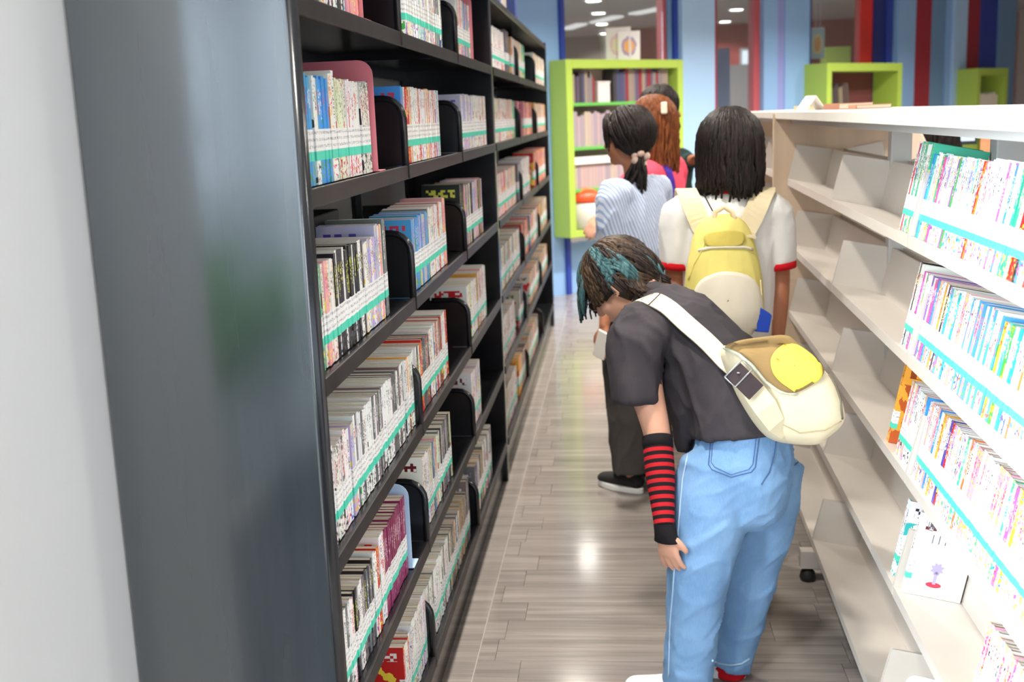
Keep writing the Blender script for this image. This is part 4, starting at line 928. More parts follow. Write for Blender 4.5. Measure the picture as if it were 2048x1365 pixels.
# ================================================================== people: shaping tools
class Blob:
    """closed lofts and ellipsoids fused into one continuous surface"""
    def __init__(s): s.v = []; s.f = []
    def ell(s, C, ax, rad, seg=20, rings=12):
        C = Vector(C); n0 = len(s.v); a, b, c = [Vector(q).normalized() for q in ax]
        s.v.append(C-c*rad[2])
        for i in range(1, rings):
            th = math.pi*i/rings
            for j in range(seg):
                ph = 2*math.pi*j/seg
                s.v.append(C+a*rad[0]*math.sin(th)*math.cos(ph)+b*rad[1]*math.sin(th)*math.sin(ph)-c*rad[2]*math.cos(th))
        s.v.append(C+c*rad[2]); last = len(s.v)-1
        for j in range(seg):
            j2 = (j+1) % seg; s.f.append((n0, n0+1+j2, n0+1+j)); s.f.append((last, n0+1+(rings-2)*seg+j, n0+1+(rings-2)*seg+j2))
            for i in range(rings-2):
                p = n0+1+i*seg; s.f.append((p+j, p+j2, p+seg+j2, p+seg+j))
        return s
    def loft(s, pts, side=(1, 0, 0), seg=20, sub=4, cap=(0.5, 0.5)):
        """pts: (point, radius along side, radius across); smoothly interpolated, rounded or flat ends"""
        P = [Vector(p[0]) for p in pts]; A = [p[1] for p in pts]; B = [p[2] if len(p) > 2 else p[1] for p in pts]
        Q = []; n = len(P)
        def cr(a, b, c, d, t): return 0.5*((2*b)+(c-a)*t+(2*a-5*b+4*c-d)*t*t+(3*b-a-3*c+d)*t*t*t)
        for i in range(n-1):
            i0, i3 = max(i-1, 0), min(i+2, n-1)
            for k in range(sub):
                t = k/sub; Q.append((cr(P[i0], P[i], P[i+1], P[i3], t), cr(A[i0], A[i], A[i+1], A[i3], t), cr(B[i0], B[i], B[i+1], B[i3], t)))
        Q.append((P[-1], A[-1], B[-1]))
        t0 = (Q[1][0]-Q[0][0]).normalized(); t1 = (Q[-1][0]-Q[-2][0]).normalized()
        if cap[0] > 0:
            r = min(Q[0][1], Q[0][2])*cap[0]; Q = [(Q[0][0]-t0*r, Q[0][1]*0.3, Q[0][2]*0.3), (Q[0][0]-t0*r*0.7, Q[0][1]*0.72, Q[0][2]*0.72)]+Q
        if cap[1] > 0:
            r = min(Q[-1][1], Q[-1][2])*cap[1]; Q = Q+[(Q[-1][0]+t1*r*0.7, Q[-1][1]*0.72, Q[-1][2]*0.72), (Q[-1][0]+t1*r, Q[-1][1]*0.3, Q[-1][2]*0.3)]
        side = Vector(side); n0 = len(s.v); m_ = len(Q)
        for i, (p, a, b) in enumerate(Q):
            t = (Q[min(i+1, m_-1)][0]-Q[max(i-1, 0)][0]).normalized(); u = (side-t*side.dot(t))
            if u.length < 1e-3: u = t.orthogonal()
            u.normalize(); w_ = t.cross(u)
            for j in range(seg):
                an = 2*math.pi*j/seg; s.v.append(p+u*a*math.cos(an)+w_*b*math.sin(an))
        for i in range(m_-1):
            for j in range(seg):
                j2 = (j+1) % seg; s.f.append((n0+i*seg+j, n0+i*seg+j2, n0+(i+1)*seg+j2, n0+(i+1)*seg+j))
        s.f.append([n0+j for j in range(seg-1, -1, -1)]); s.f.append([n0+(m_-1)*seg+j for j in range(seg)])
        return s
    def hand(s, W, d, across, curl=0.5, sc=1.0, thumb=1, normal=None):
        """palm, four unequal bent fingers and a side thumb; fingers bend towards normal"""
        W = Vector(W); d = Vector(d).normalized(); a = Vector(across); a = (a-d*a.dot(d)).normalized(); nrm = d.cross(a) if normal is None else Vector(normal)
        nrm = (nrm-d*nrm.dot(d)-a*nrm.dot(a)).normalized()
        s.loft([(W-d*0.015*sc, 0.021*sc, 0.016*sc), (W+d*0.02*sc, 0.028*sc, 0.015*sc), (W+d*0.055*sc, 0.035*sc, 0.013*sc), (W+d*0.072*sc, 0.034*sc, 0.011*sc)], a, 14, 3)
        for k, (off, ln) in enumerate(((-0.027, 0.058), (-0.009, 0.068), (0.009, 0.064), (0.027, 0.050))):
            p = W+d*0.066*sc+a*off*sc; q = (d+a*off*4).normalized(); pts = [(p-q*0.012*sc, 0.0085*sc)]; ang = 0
            for j, fr in enumerate((0.45, 0.32, 0.23)):
                ang += curl*(0.6 if j == 0 else 0.9)
                v = q*math.cos(ang)+nrm*math.sin(ang); pts.append((p, (0.0088-0.0006*j)*sc)); p = p+v*ln*fr*sc
            pts.append((p, 0.0066*sc)); s.loft([(x, r, r) for x, r in pts], a, 10, 2, (0.3, 0.9))
        b = W+d*0.018*sc-a*0.022*sc*thumb; v = (d*0.75-a*0.75*thumb+nrm*0.25).normalized(); v2 = (d*0.95-a*0.25*thumb+nrm*0.4).normalized()
        s.loft([(b, 0.011*sc, 0.011*sc), (b+v*0.028*sc, 0.0095*sc, 0.0095*sc), (b+v*0.028*sc+v2*0.026*sc, 0.008*sc, 0.008*sc)], nrm, 10, 3, (0.4, 0.9))
        return s
    def head(s, C, f, u, k=1.0):
        """skull, jaw, nose, lips, brow and ears; f looks forward, u is the crown"""
        C = Vector(C); f = Vector(f).normalized(); u = Vector(u); u = (u-f*u.dot(f)).normalized(); r = f.cross(u)
        L = lambda x, y, z: C+(r*x+f*y+u*z)*k
        s.ell(L(0, -0.012, 0.022), (r, f, u), (0.071*k, 0.088*k, 0.083*k))
        s.ell(L(0, 0.022, -0.035), (r, f, u), (0.056*k, 0.062*k, 0.070*k))
        s.ell(L(0, 0.052, -0.082), (r, f, u), (0.030*k, 0.028*k, 0.022*k), 14, 8)
        s.loft([(L(0, 0.078, 0.008), 0.008*k, 0.009*k), (L(0, 0.090, -0.014), 0.010*k, 0.011*k), (L(0, 0.098, -0.030), 0.014*k, 0.010*k)], r, 10, 3)
        s.ell(L(0, 0.082, -0.056), (r, f, u), (0.020*k, 0.007*k, 0.0045*k), 12, 8); s.ell(L(0, 0.080, -0.064), (r, f, u), (0.017*k, 0.007*k, 0.005*k), 12, 8)
        for sg in (-1, 1):
            s.ell(L(0.027*sg, 0.070, 0.020), (r, f, u), (0.020*k, 0.010*k, 0.006*k), 10, 6)
            s.ell(L(0.040*sg, 0.052, -0.030), (r, f, u), (0.020*k, 0.022*k, 0.022*k), 10, 6)
            e = (u+f*0.15).normalized(); o = (r*sg-f*0.45).normalized()
            s.ell(L(0.075*sg, -0.010, -0.012), (o, e.cross(o), e), (0.013*k, 0.007*k, 0.029*k), 12, 8)
            s.ell(L(0.072*sg, -0.004, -0.034), (o, e.cross(o), e), (0.008*k, 0.007*k, 0.010*k), 10, 6)
        return L, r, f, u
    def bake(s, name, mat, voxel=0.008, smooth=4, parent=None, fold=None, keep=1.0):
        me = bpy.data.meshes.new(name); me.from_pydata([tuple(p) for p in s.v], [], s.f)
        b = bmesh.new(); b.from_mesh(me); bmesh.ops.recalc_face_normals(b, faces=b.faces); b.to_mesh(me); b.free()
        o = bpy.data.objects.new(name, me); COL.objects.link(o)
        md = o.modifiers.new('fuse', 'REMESH'); md.mode = 'VOXEL'; md.voxel_size = voxel; md.use_smooth_shade = True
        if smooth: sm = o.modifiers.new('smooth', 'SMOOTH'); sm.iterations = smooth; sm.factor = 0.5
        dg = bpy.context.evaluated_depsgraph_get(); dg.update()
        m2 = bpy.data.meshes.new_from_object(o.evaluated_get(dg)); o.modifiers.clear(); o.data = m2; bpy.data.meshes.remove(me)
        m2.name = name
        if fold:
            nn = [v.normal.copy() for v in m2.vertices]
            for v, n_ in zip(m2.vertices, nn): v.co += n_*fold(v.co, n_)
        m2.polygons.foreach_set('use_smooth', [True]*len(m2.polygons)); m2.materials.clear(); m2.materials.append(mat); m2.update()
        if parent is not None: put(o, parent)
        return o
def folds(amp, dirv, freq=14.0, seed=0.0, stretch=0.25):
    """cloth folds running along dirv"""
    d = Vector(dirv).normalized(); off = Vector((seed*7.1, seed*3.3, seed*5.7))
    def fn(p, n_):
        q = p-d*p.dot(d)*(1-stretch); v = noise.noise(q*freq+off); w_ = noise.noise(p*freq*0.5+off*2)
        x = noise.noise(q*freq*2.1-off); r1 = max(0, 1-abs(v)*2.6)**2.5; r2 = max(0, 1-abs(x)*2.6)**2.5
        return amp*(r1*1.0+r2*0.45+w_*0.6-0.35)
    return fn
def hair_mat(name, rgb, hi, tint=None):
    M, nt, b = new_mat(name); tc = nd(nt, 'ShaderNodeTexCoord')
    n = nd(nt, 'ShaderNodeTexNoise', {'Vector': nd(nt, 'ShaderNodeMapping', {0: tc.outputs['Object'], 3: (60, 60, 6)}).outputs[0], 'Scale': 2.0, 'Detail': 3.0})
    c = ramp(nt, n.outputs['Fac'], [(0.35, s2l(*rgb)), (0.7, s2l(*hi))])
    nt.links.new(c, b.inputs['Base Color']); b.inputs['Roughness'].default_value = 0.5; b.inputs['Specular IOR Level'].default_value = 0.22
    bp = nd(nt, 'ShaderNodeBump', {'Height': n.outputs['Fac'], 'Strength': 0.5, 'Distance': 0.004}); nt.links.new(bp.outputs[0], b.inputs['Normal'])
    return M
def cap_mesh(C, f, u, rad, face_cut=0.35, low=-0.35):
    """hair shell around the skull, open at the face"""
    C = Vector(C); f = Vector(f).normalized(); u = Vector(u); u = (u-f*u.dot(f)).normalized(); r = f.cross(u)
    mb = MB(); seg, rings = 36, 20; n0 = 0; ids = {}
    for i in range(rings+1):
        th = math.pi*i/rings
        for j in range(seg):
            ph = 2*math.pi*j/seg; dr = Vector((math.sin(th)*math.cos(ph), math.sin(th)*math.sin(ph), math.cos(th)))
            wob = 1+0.02*noise.noise(dr*5)
            mb.v.append(C+(r*rad[0]*dr.x+f*rad[1]*dr.y+u*rad[2]*dr.z)*wob); ids[(i, j)] = dr
    for i in range(rings):
        for j in range(seg):
            dr = (ids[(i, j)]+ids[(i+1, (j+1) % seg)])/2
            if (dr.y > face_cut and dr.z < 0.45) or dr.z < low: continue
            mb.face((i*seg+j, i*seg+(j+1) % seg, (i+1)*seg+(j+1) % seg, (i+1)*seg+j), 0, smooth=True)
    return mb, r, f, u
def strands(mb, paths, r0, rt=0.25, seg=5, mi=0):
    for P in paths:
        n = len(P); mb.tube(P, [r0*(0.55+0.45*min(1, 3*i/n)) if i < n*0.55 else r0*(1-(1-rt)*((i-n*0.55)/(n*0.45))) for i in range(n)], seg, mi)
def fall_paths(rg, C, r, f, u, rad, n, length, face_half, spread=1.0, jitter=0.006, grav=None, down_to=None, part=0.0, wave=0.0, phis=None):
    """strands from the crown over the skull, then hanging along gravity"""
    out = []; C = Vector(C); g = Vector(grav) if grav else Vector((0, 0, -1))
    for k in range(n):
        ph = rg.uniform(face_half, 2*math.pi-face_half) if phis is None else rg.choice(phis)+rg.uniform(-0.2, 0.2)
        h = f*math.cos(ph)+r*math.sin(ph); P = []
        for th in [0.12+0.17*i for i in range(9)]:
            q = u*math.cos(th)+h*math.sin(th); P.append(C+r*q.dot(r)*rad[0]*1.03+f*q.dot(f)*rad[1]*1.03+u*q.dot(u)*rad[2]*1.03)
        L = length(ph) if callable(length) else length; L *= rg.uniform(0.9, 1.06)
        p = P[-1]; st = L/6; w0 = rg.uniform(0, 6)
        for i in range(6):
            p = p+g*st+h*st*(0.10*spread*(1-i/4))+r*math.sin(w0+i*1.2)*wave; P.append(p)
        P = [x+Vector((rg.uniform(-1, 1), rg.uniform(-1, 1), rg.uniform(-1, 1)))*jitter*(0.3+i/len(P)) for i, x in enumerate(P)]
        out.append(P)
    return out

def skin_mat(name, rgb):
    M, nt, b = new_mat(name); b.inputs['Base Color'].default_value = s2l(*rgb)+(1,); b.inputs['Roughness'].default_value = 0.5
    b.inputs['Subsurface Weight'].default_value = 0.12; b.inputs['Subsurface Radius'].default_value = (0.012, 0.005, 0.003); b.inputs['Subsurface Scale'].default_value = 0.5
    return M
def cloth(name, rgb, var=0.06, rough=0.85, scale=20, bscale=500, bump=0.25): return plain(name, rgb, rough, var=var, scale=scale, bump=bump, bscale=bscale, spec=0.2)
def denim():
    M, nt, b = new_mat('light_blue_denim'); tc = nd(nt, 'ShaderNodeTexCoord')
    n1 = nd(nt, 'ShaderNodeTexNoise', {'Vector': tc.outputs['Object'], 'Scale': 7.0, 'Detail': 4.0})
    n2 = nd(nt, 'ShaderNodeTexNoise', {'Vector': nd(nt, 'ShaderNodeMapping', {0: tc.outputs['Object'], 3: (420, 420, 60)}).outputs[0], 'Scale': 1.0, 'Detail': 2.0})
    c = ramp(nt, n1.outputs['Fac'], [(0.3, s2l(94, 140, 190)), (0.7, s2l(126, 170, 216))])
    c = mixc(nt, mth(nt, 'MULTIPLY', n2.outputs['Fac'], 0.24), c, s2l(190, 212, 236))
    nt.links.new(c, b.inputs['Base Color']); b.inputs['Roughness'].default_value = 0.85; b.inputs['Specular IOR Level'].default_value = 0.2
    bp = nd(nt, 'ShaderNodeBump', {'Height': n2.outputs['Fac'], 'Strength': 0.25, 'Distance': 0.002}); nt.links.new(bp.outputs[0], b.inputs['Normal']); return M
def striped(name, base, line, axis, freq, width=0.35, rough=0.85):
    M, nt, b = new_mat(name); tc = nd(nt, 'ShaderNodeTexCoord'); sp = nd(nt, 'ShaderNodeSeparateXYZ', {0: tc.outputs['Object']})
    if isinstance(axis, str): v = sp.outputs['XYZ'.index(axis)]
    else:
        v = nd(nt, 'ShaderNodeVectorMath', {0: tc.outputs['Object'], 1: axis}, operation='DOT_PRODUCT').outputs['Value']
    fr = mth(nt, 'FRACT', mth(nt, 'ADD', mth(nt, 'MULTIPLY', v, freq), 100.0))
    nt.links.new(mixc(nt, mth(nt, 'LESS_THAN', fr, width), s2l(*base), s2l(*line)), b.inputs['Base Color']); b.inputs['Roughness'].default_value = rough; b.inputs['Specular IOR Level'].default_value = 0.2; return M
M_eye = plain('eye_white', (236, 232, 226), 0.25); M_iris = plain('dark_iris', (44, 28, 20), 0.2)
M_skin_l = skin_mat('light_skin', (226, 172, 146)); M_skin_t = skin_mat('tan_skin', (176, 116, 84)); M_skin_b = skin_mat('brown_skin', (170, 108, 78))
M_blackhair = hair_mat('black_hair', (20, 16, 16), (46, 36, 34))
def eyes(root, L, r, f, u, k=1.0):
    for sg in (-1, 1):
        b = Blob().ell(L(0.028*sg, 0.071, 0.004), (r, f, u), (0.0115*k, 0.010*k, 0.0085*k), 14, 10)
        mb = MB(); mb.v = b.v; mb.f = [tuple(q) for q in b.f]; mb.mi = [0]*len(b.f); mb.sm = [True]*len(b.f); e = mb.build('eye', M_eye, root)
        b = Blob().ell(L(0.028*sg, 0.0785, 0.003), (r, f, u), (0.0055*k, 0.003*k, 0.0058*k), 12, 8)
        mb = MB(); mb.v = b.v; mb.f = [tuple(q) for q in b.f]; mb.mi = [0]*len(b.f); mb.sm = [True]*len(b.f); mb.build('iris', M_iris, e)
def ribbon(mb, pts, normals, width, th, side=None, mi=0):
    """flat strap through pts: width across, th thick"""
    n = len(pts); n0 = len(mb.v)
    for i in range(n):
        t = (pts[min(i+1, n-1)]-pts[max(i-1, 0)]).normalized(); nn = normals[i]; nn = (nn-t*nn.dot(t)).normalized(); w_ = t.cross(nn)*(width[i] if isinstance(width, list) else width)/2
        for sgn, up_ in ((-1, 0), (1, 0), (1, 1), (-1, 1)): mb.v.append(pts[i]+w_*sgn+nn*th*up_)
    for i in range(n-1):
        for j in range(4): mb.face((n0+i*4+j, n0+i*4+(j+1) % 4, n0+(i+1)*4+(j+1) % 4, n0+(i+1)*4+j), mi, smooth=False)
    mb.face([n0+j for j in (3, 2, 1, 0)], mi); mb.face([n0+(n-1)*4+j for j in range(4)], mi)
def bvh_of(o):
    W = parent_world(o) ; me = o.data
    return BVHTree.FromPolygons([W @ v.co for v in me.vertices], [tuple(p.vertices) for p in me.polygons])
def on_surface(bvh, x, y, lift=0.004):
    h = bvh.ray_cast(CAM, ray(x, y).normalized())
    if h[0] is None: return None
    return h[0]+h[1]*lift, h[1]
def shoe(root, heel, d, ln, wd, mat, sole_mat, name='shoe', high=0.06, toe=None):
    """low shoe with a rubber sole; heel on the floor, d the way it points"""
    heel = Vector(heel); d = Vector(d).normalized(); s_ = Vector((d.y, -d.x, 0))
    b = Blob().loft([(heel+d*0.01+Vector((0, 0, 0.052)), wd*0.40, 0.034), (heel+d*ln*0.3+Vector((0, 0, 0.052)), wd*0.42, 0.036), (heel+d*ln*0.6+Vector((0, 0, 0.042)), wd*0.5, 0.026), (heel+d*ln*0.9+Vector((0, 0, 0.034)), wd*0.42, 0.02)], s_, 16, 3, (0.6, 0.9))
    b.loft([(heel+d*0.045+Vector((0, 0, 0.05)), wd*0.36, 0.045), (heel+d*0.045+Vector((0, 0, 0.05+high*0.7)), wd*0.34, 0.04)], s_, 14, 3, (0.3, 0.1))
    o = b.bake(name, mat, 0.006, 3, root)
    P = []
    for k in range(20):
        a = 2*math.pi*k/20; x = math.cos(a)*ln*0.53+ln*0.48; y_ = math.sin(a)*wd*0.53*(1.0 if math.cos(a) > -0.2 else 0.85); P.append((x, y_))
    M = Matrix(((d.x, s_.x, 0, heel.x), (d.y, s_.y, 0, heel.y), (0, 0, 1, 0.0006), (0, 0, 0, 1)))
    MB().prism(P, 'z', 0, 0.024, M=M).build('sole', sole_mat, o, bevel=0.004)
    return o

# ================================================================== person bending over in the dark shirt
M_char = cloth('charcoal_cotton', (66, 62, 67), 0.10)
M_denim = denim()
A = at
pb = thing('person', 'person bending over in a charcoal shirt, light jeans and striped arm warmer, browsing the bookcase', 'person', (0.2, 2.72, 0))
# --- head looks down towards the bookcase
HC = A(1236, 566, 3.02); hf = Vector((-0.66, 0.26, -0.70)); hu = Vector((-0.66, 0.30, 0.68))
bl = Blob(); HL, hr, hf, hu = bl.head(HC, hf, hu, 1.0)
NB = A(1300, 612, 2.97)
bl.loft([(HC-hu*0.05-hf*0.03, 0.048, 0.05), (HC*0.45+NB*0.55-hf*0.02, 0.046, 0.05), (NB, 0.052, 0.055), (A(1340, 640, 2.95), 0.07, 0.08)], hr, 18, 4)
# --- trunk and legs (inside the clothes), arms and hands
bl.loft([(A(1475, 880, 2.76), 0.10, 0.075), (A(1445, 775, 2.80), 0.105, 0.078), (A(1395, 695, 2.87), 0.115, 0.085), (A(1340, 645, 2.93), 0.10, 0.07), (A(1305, 622, 2.96), 0.06, 0.06)], RV, 20, 4)
LS, LE, LW = A(1276, 672, 2.80), A(1314, 868, 2.72), A(1329, 1056, 2.60)
bl.loft([(A(1320, 640, 2.87), 0.06, 0.06), (LS, 0.048, 0.052), (A(1290, 770, 2.765), 0.042, 0.044), (LE, 0.033, 0.034), (A(1321, 950, 2.668), 0.031, 0.030), (LW, 0.020, 0.024)], RV, 18, 4)
bl.hand(LW+Vector((0, 0, -0.006)), Vector((0.16, 0.02, -1)), Vector((0.72, -0.68, 0.1)), 0.30, 0.92, thumb=-1, normal=Vector((0.75, 0.6, 0)))
RS, RE, RW = A(1350, 645, 3.06), A(1432, 840, 3.0), A(1478, 1010, 2.95)
bl.loft([(A(1340, 640, 2.98), 0.06, 0.06), (RS, 0.048, 0.05), (A(1370, 740, 3.05), 0.042, 0.043), (RE, 0.033, 0.034), (RW, 0.021, 0.024)], RV, 18, 4)
bl.hand(RW, Vector((0.1, -0.35, -1)), Vector((0.8, 0.5, 0)), 0.5, 0.86, thumb=1, normal=Vector((0.3, -0.9, 0)))
LH, LK, LA = A(1428, 965, 2.69), A(1397, 1165, 2.65), A(1376, 1372, 2.66)
RH, RK, RA = A(1538, 965, 2.80), A(1500, 1160, 2.82), A(1461, 1352, 2.83)
bl.loft([(A(1484, 930, 2.76), 0.08, 0.07), (LH, 0.06, 0.06), (LK, 0.052, 0.055), (A(1385, 1270, 2.655), 0.046, 0.05), (LA, 0.031, 0.033), (Vector((LA.x, LA.y, 0.05)), 0.029, 0.033)], RV, 18, 4)
bl.loft([(A(1490, 930, 2.77), 0.08, 0.07), (RH, 0.06, 0.06), (RK, 0.050, 0.054), (A(1480, 1260, 2.825), 0.044, 0.046), (RA, 0.031, 0.033), (Vector((RA.x, RA.y, 0.05)), 0.029, 0.033)], RV, 18, 4)
bl.bake('body', M_skin_l, 0.0042, 3, pb)
eyes(pb, HL, hr, hf, hu)
# --- shirt
bl = Blob()
bl.loft([(A(1478, 872, 2.765), 0.150, 0.118), (A(1470, 820, 2.78), 0.146, 0.116), (A(1447, 758, 2.81), 0.136, 0.112), (A(1408, 700, 2.865), 0.128, 0.106), (A(1352, 646, 2.92), 0.116, 0.096), (A(1308, 618, 2.955), 0.080, 0.076), (A(1290, 604, 2.968), 0.064, 0.064), (A(1281, 598, 2.972), 0.060, 0.060)], RV, 28, 5, (0.0, 0.3))
bl.loft([(A(1330, 640, 2.89), 0.085, 0.085), (A(1275, 672, 2.80), 0.078, 0.076), (A(1268, 735, 2.775), 0.070, 0.068), (A(1271, 806, 2.755), 0.067, 0.062)], RV, 22, 5, (0.5, 0.0))
bl.loft([(A(1345, 640, 2.98), 0.080, 0.08), (A(1350, 665, 3.05), 0.068, 0.068), (A(1382, 790, 3.04), 0.062, 0.06)], RV, 20, 4, (0.5, 0.0))
bl.loft([(A(1360, 740, 2.86), 0.09, 0.06), (A(1368, 820, 2.84), 0.075, 0.04), (A(1366, 900, 2.83), 0.05, 0.02)], RV, 18, 4, (0.4, 0.2))   # slack front hanging down
shirt = bl.bake('t_shirt', M_char, 0.0068, 6, pb, folds(0.008, (0.5, 0.1, -0.85), 11.0, 1.0, 0.3))
# --- jeans
bl = Blob()
bl.loft([(A(1484, 846, 2.765), 0.138, 0.108), (A(1487, 885, 2.76), 0.143, 0.118), (A(1486, 950, 2.75), 0.145, 0.124), (A(1480, 1010, 2.75), 0.134, 0.113)], RV, 28, 5, (0.0, 0.4))
bl.loft([(A(1440, 930, 2.70), 0.086, 0.10), (A(1424, 1010, 2.68), 0.086, 0.098), (A(1405, 1100, 2.66), 0.078, 0.084), (A(1394, 1180, 2.65), 0.070, 0.074), (A(1384, 1280, 2.655), 0.065, 0.066), (A(1376, 1378, 2.66), 0.062, 0.062)], RV, 24, 5, (0.4, 0.0))
bl.loft([(A(1526, 930, 2.79), 0.078, 0.10), (A(1524, 1010, 2.80), 0.072, 0.095), (A(1508, 1100, 2.82), 0.066, 0.08), (A(1496, 1170, 2.825), 0.064, 0.072), (A(1478, 1260, 2.83), 0.057, 0.06), (A(1461, 1333, 2.83), 0.054, 0.056)], RV, 24, 5, (0.4, 0.0))
jeans = bl.bake('jeans', M_denim, 0.0068, 5, pb, folds(0.0055, (0.9, 0.2, 0.45), 13.0, 2.0, 0.3))
M_stitch = plain('denim_stitching', (70, 100, 150), 0.8); M_seam = plain('pale_denim_seam', (176, 206, 232), 0.85)
bj = bvh_of(jeans)
def trace(px, rad, mat, name, parent, b, dash=None, lift=0.0015):
    P = []
    for (xa, ya), (xb, yb) in zip(px, px[1:]):
        n = max(2, int(math.hypot(xb-xa, yb-ya)/9))
        for k in range(n):
            h = on_surface(b, xa+(xb-xa)*k/n, ya+(yb-ya)*k/n, lift)
            if h: P.append(h[0])
    h = on_surface(b, *px[-1], lift)
    if h: P.append(h[0])
    if len(P) > 2: return MB().tube(P, rad, 6).build(name, mat, parent)
pk = [(1422, 880), (1417, 930), (1424, 940), (1462, 955), (1502, 945), (1510, 935), (1519, 868)]
trace(pk, 0.0013, M_stitch, 'pocket_seam', jeans, bj); trace([(x+(5 if x < 1460 else -5 if x > 1465 else 0), y-5) for x, y in pk], 0.0009, M_stitch, 'pocket_seam', jeans, bj)
pk2 = [(1556, 890), (1553, 905)]
trace([(1597, 905), (1596, 925), (1588, 931)], 0.0012, M_stitch, 'pocket_seam', jeans, bj)
trace([(1553, 868), (1548, 910), (1538, 945), (1522, 970)], 0.0014, M_stitch, 'back_seam', jeans, bj)
trace([(1380, 890), (1366, 960), (1358, 1050), (1349, 1150), (1341, 1250), (1338, 1355)], 0.0022, M_seam, 'side_seam', jeans, bj)
trace([(1424, 1322), (1440, 1328), (1462, 1331), (1484, 1328), (1498, 1318)], 0.003, M_seam, 'hem', jeans, bj)
# --- arm warmer: black with red rings, fingerless
d_ = (LW-LE); ax = d_.normalized()
M_warm = striped('black_and_red_ringed_knit', (32, 26, 30), (196, 36, 46), 'Z', 1/0.0195, 0.5)
wl = d_.length
ob = Blob()
qz = ax.to_track_quat('Z', 'Y').to_matrix().to_4x4(); base = LE+ax*0.022
Mw = Matrix.Translation(base) @ qz; inv = Mw.inverted()
arm_pts = [(LE+ax*0.022, 0.0375, 0.0375), (LE+ax*0.10, 0.0365, 0.035), (LE+ax*0.17, 0.030, 0.029), (LW-ax*0.004, 0.025, 0.0265)]
ob.loft([(inv @ p, a, b) for p, a, b in arm_pts], (1, 0, 0), 22, 6, (0.0, 0.0))
mb = MB(); mb.v = ob.v; mb.f = [tuple(q) for q in ob.f]; mb.mi = [0]*len(mb.f); mb.sm = [True]*len(mb.f)
o = mb.build('arm_warmer', M_warm); o.parent = pb; o.matrix_parent_inverse = parent_world(pb).inverted(); o.matrix_basis = Mw
M_blackknit = cloth('black_knit', (34, 30, 34))
MB().tube([LE+ax*0.008, LE+ax*0.022, LE+ax*0.036], [0.038, 0.0388, 0.0382], 20).build('top_cuff', M_blackknit, o)
hd = Vector((0.16, 0.02, -1)).normalized(); cu = Blob().loft([(LW-ax*0.012, 0.026, 0.0265), (LW+hd*0.012, 0.029, 0.024), (LW+hd*0.034, 0.038, 0.020)], Vector((0.72, -0.68, 0.1)), 20, 4, (0.0, 0.0))
mb = MB(); mb.v = cu.v; mb.f = [tuple(q) for q in cu.f]; mb.mi = [0]*len(mb.f); mb.sm = [True]*len(mb.f); mb.build('hand_cuff', M_blackknit, o)
# --- socks and canvas shoes
M_sock = cloth('red_sock', (206, 24, 36)); M_canvas = plain('white_canvas', (236, 234, 230), 0.8, bump=0.2); M_sole = plain('white_rubber_sole', (240, 240, 238), 0.5)
for K, fx, hl in ((LA, -0.9, None), (RA, -0.9, None)):
    so = Blob().loft([(Vector((K.x, K.y, K.z+0.02)), 0.040, 0.042), (K, 0.040, 0.042), (Vector((K.x, K.y, 0.06)), 0.038, 0.041)], RV, 18, 4, (0.0, 0.3)).bake('sock', M_sock, 0.005, 2, pb)
    MB().lathe([(0.0405, -0.014), (0.0435, -0.010), (0.0435, 0.004), (0.0405, 0.008)], (K.x, K.y, 0.080), 18).build('white_pattern_band', plain('white_knit', (240, 236, 236), 0.9), so)
shoe(pb, Vector((LA.x+0.03, LA.y-0.01, 0)), (-0.93, 0.36, 0), 0.205, 0.082, M_canvas, M_sole)
shoe(pb, Vector((RA.x+0.03, RA.y-0.01, 0)), (-0.93, 0.36, 0), 0.205, 0.082, M_canvas, M_sole)
# --- glasses
gl = MB()
for sg in (-1, 1):
    c = HL(0.030*sg, 0.092, 0.002); gl.tube([c+hr*0.021*math.cos(a)+hu*0.017*math.sin(a) for a in [2*math.pi*k/16 for k in range(17)]], 0.0013, 6, cap=False)
    gl.tube([HL(0.052*sg, 0.090, 0.006), HL(0.074*sg, 0.05, 0.006), HL(0.078*sg, -0.01, 0.004)], 0.0013, 6)
gl.tube([HL(-0.01, 0.095, 0.004), HL(0.01, 0.095, 0.004)], 0.0013, 6); gl.build('glasses', M_alu, pb)
# --- short tousled brown hair with teal streaks
M_brown = hair_mat('dark_brown_hair', (28, 22, 21), (60, 47, 40)); M_teal = hair_mat('teal_streaked_hair', (40, 74, 80), (92, 130, 134)); M_lightbr = hair_mat('light_brown_streaks', (54, 41, 32), (88, 68, 50))
hrng = random.Random(21); HCc = HC+hu*0.018-hf*0.012
mb, r_, f_, u_ = cap_mesh(HCc, hf, hu, (0.084, 0.104, 0.098), 0.45, -0.5)
rad = (0.084, 0.104, 0.098)
def lie(x, y_, k=1.06):
    """point where photo pixel (x, y) meets the hair shell"""
    dd = ray(x, y_); oc = CAM-HCc; a_ = Matrix((r_/rad[0]/k, f_/rad[1]/k, u_/rad[2]/k)); o2, d2 = a_ @ oc, a_ @ dd
    qa, qb, qc = d2.dot(d2), o2.dot(d2), o2.dot(o2)-1; disc = qb*qb-qa*qc
    return CAM+dd*((-qb-math.sqrt(max(disc, 0)))/qa)
P = fall_paths(hrng, HCc, r_, f_, u_, rad, 420, lambda ph: 0.035+0.03*abs(math.sin(ph)), 0.95, 0.8, 0.004, (0.30, 0.0, -0.8), wave=0.003)
for i, Q in enumerate(P):
    dz = (Q[4]-HCc).normalized(); streak = noise.noise(dz*2.3+Vector((3, 1, 7)))
    strands(mb, [Q], hrng.uniform(0.0042, 0.0062), 0.3, 5, 1 if streak > 0.28 else 2 if streak < -0.22 else 0)
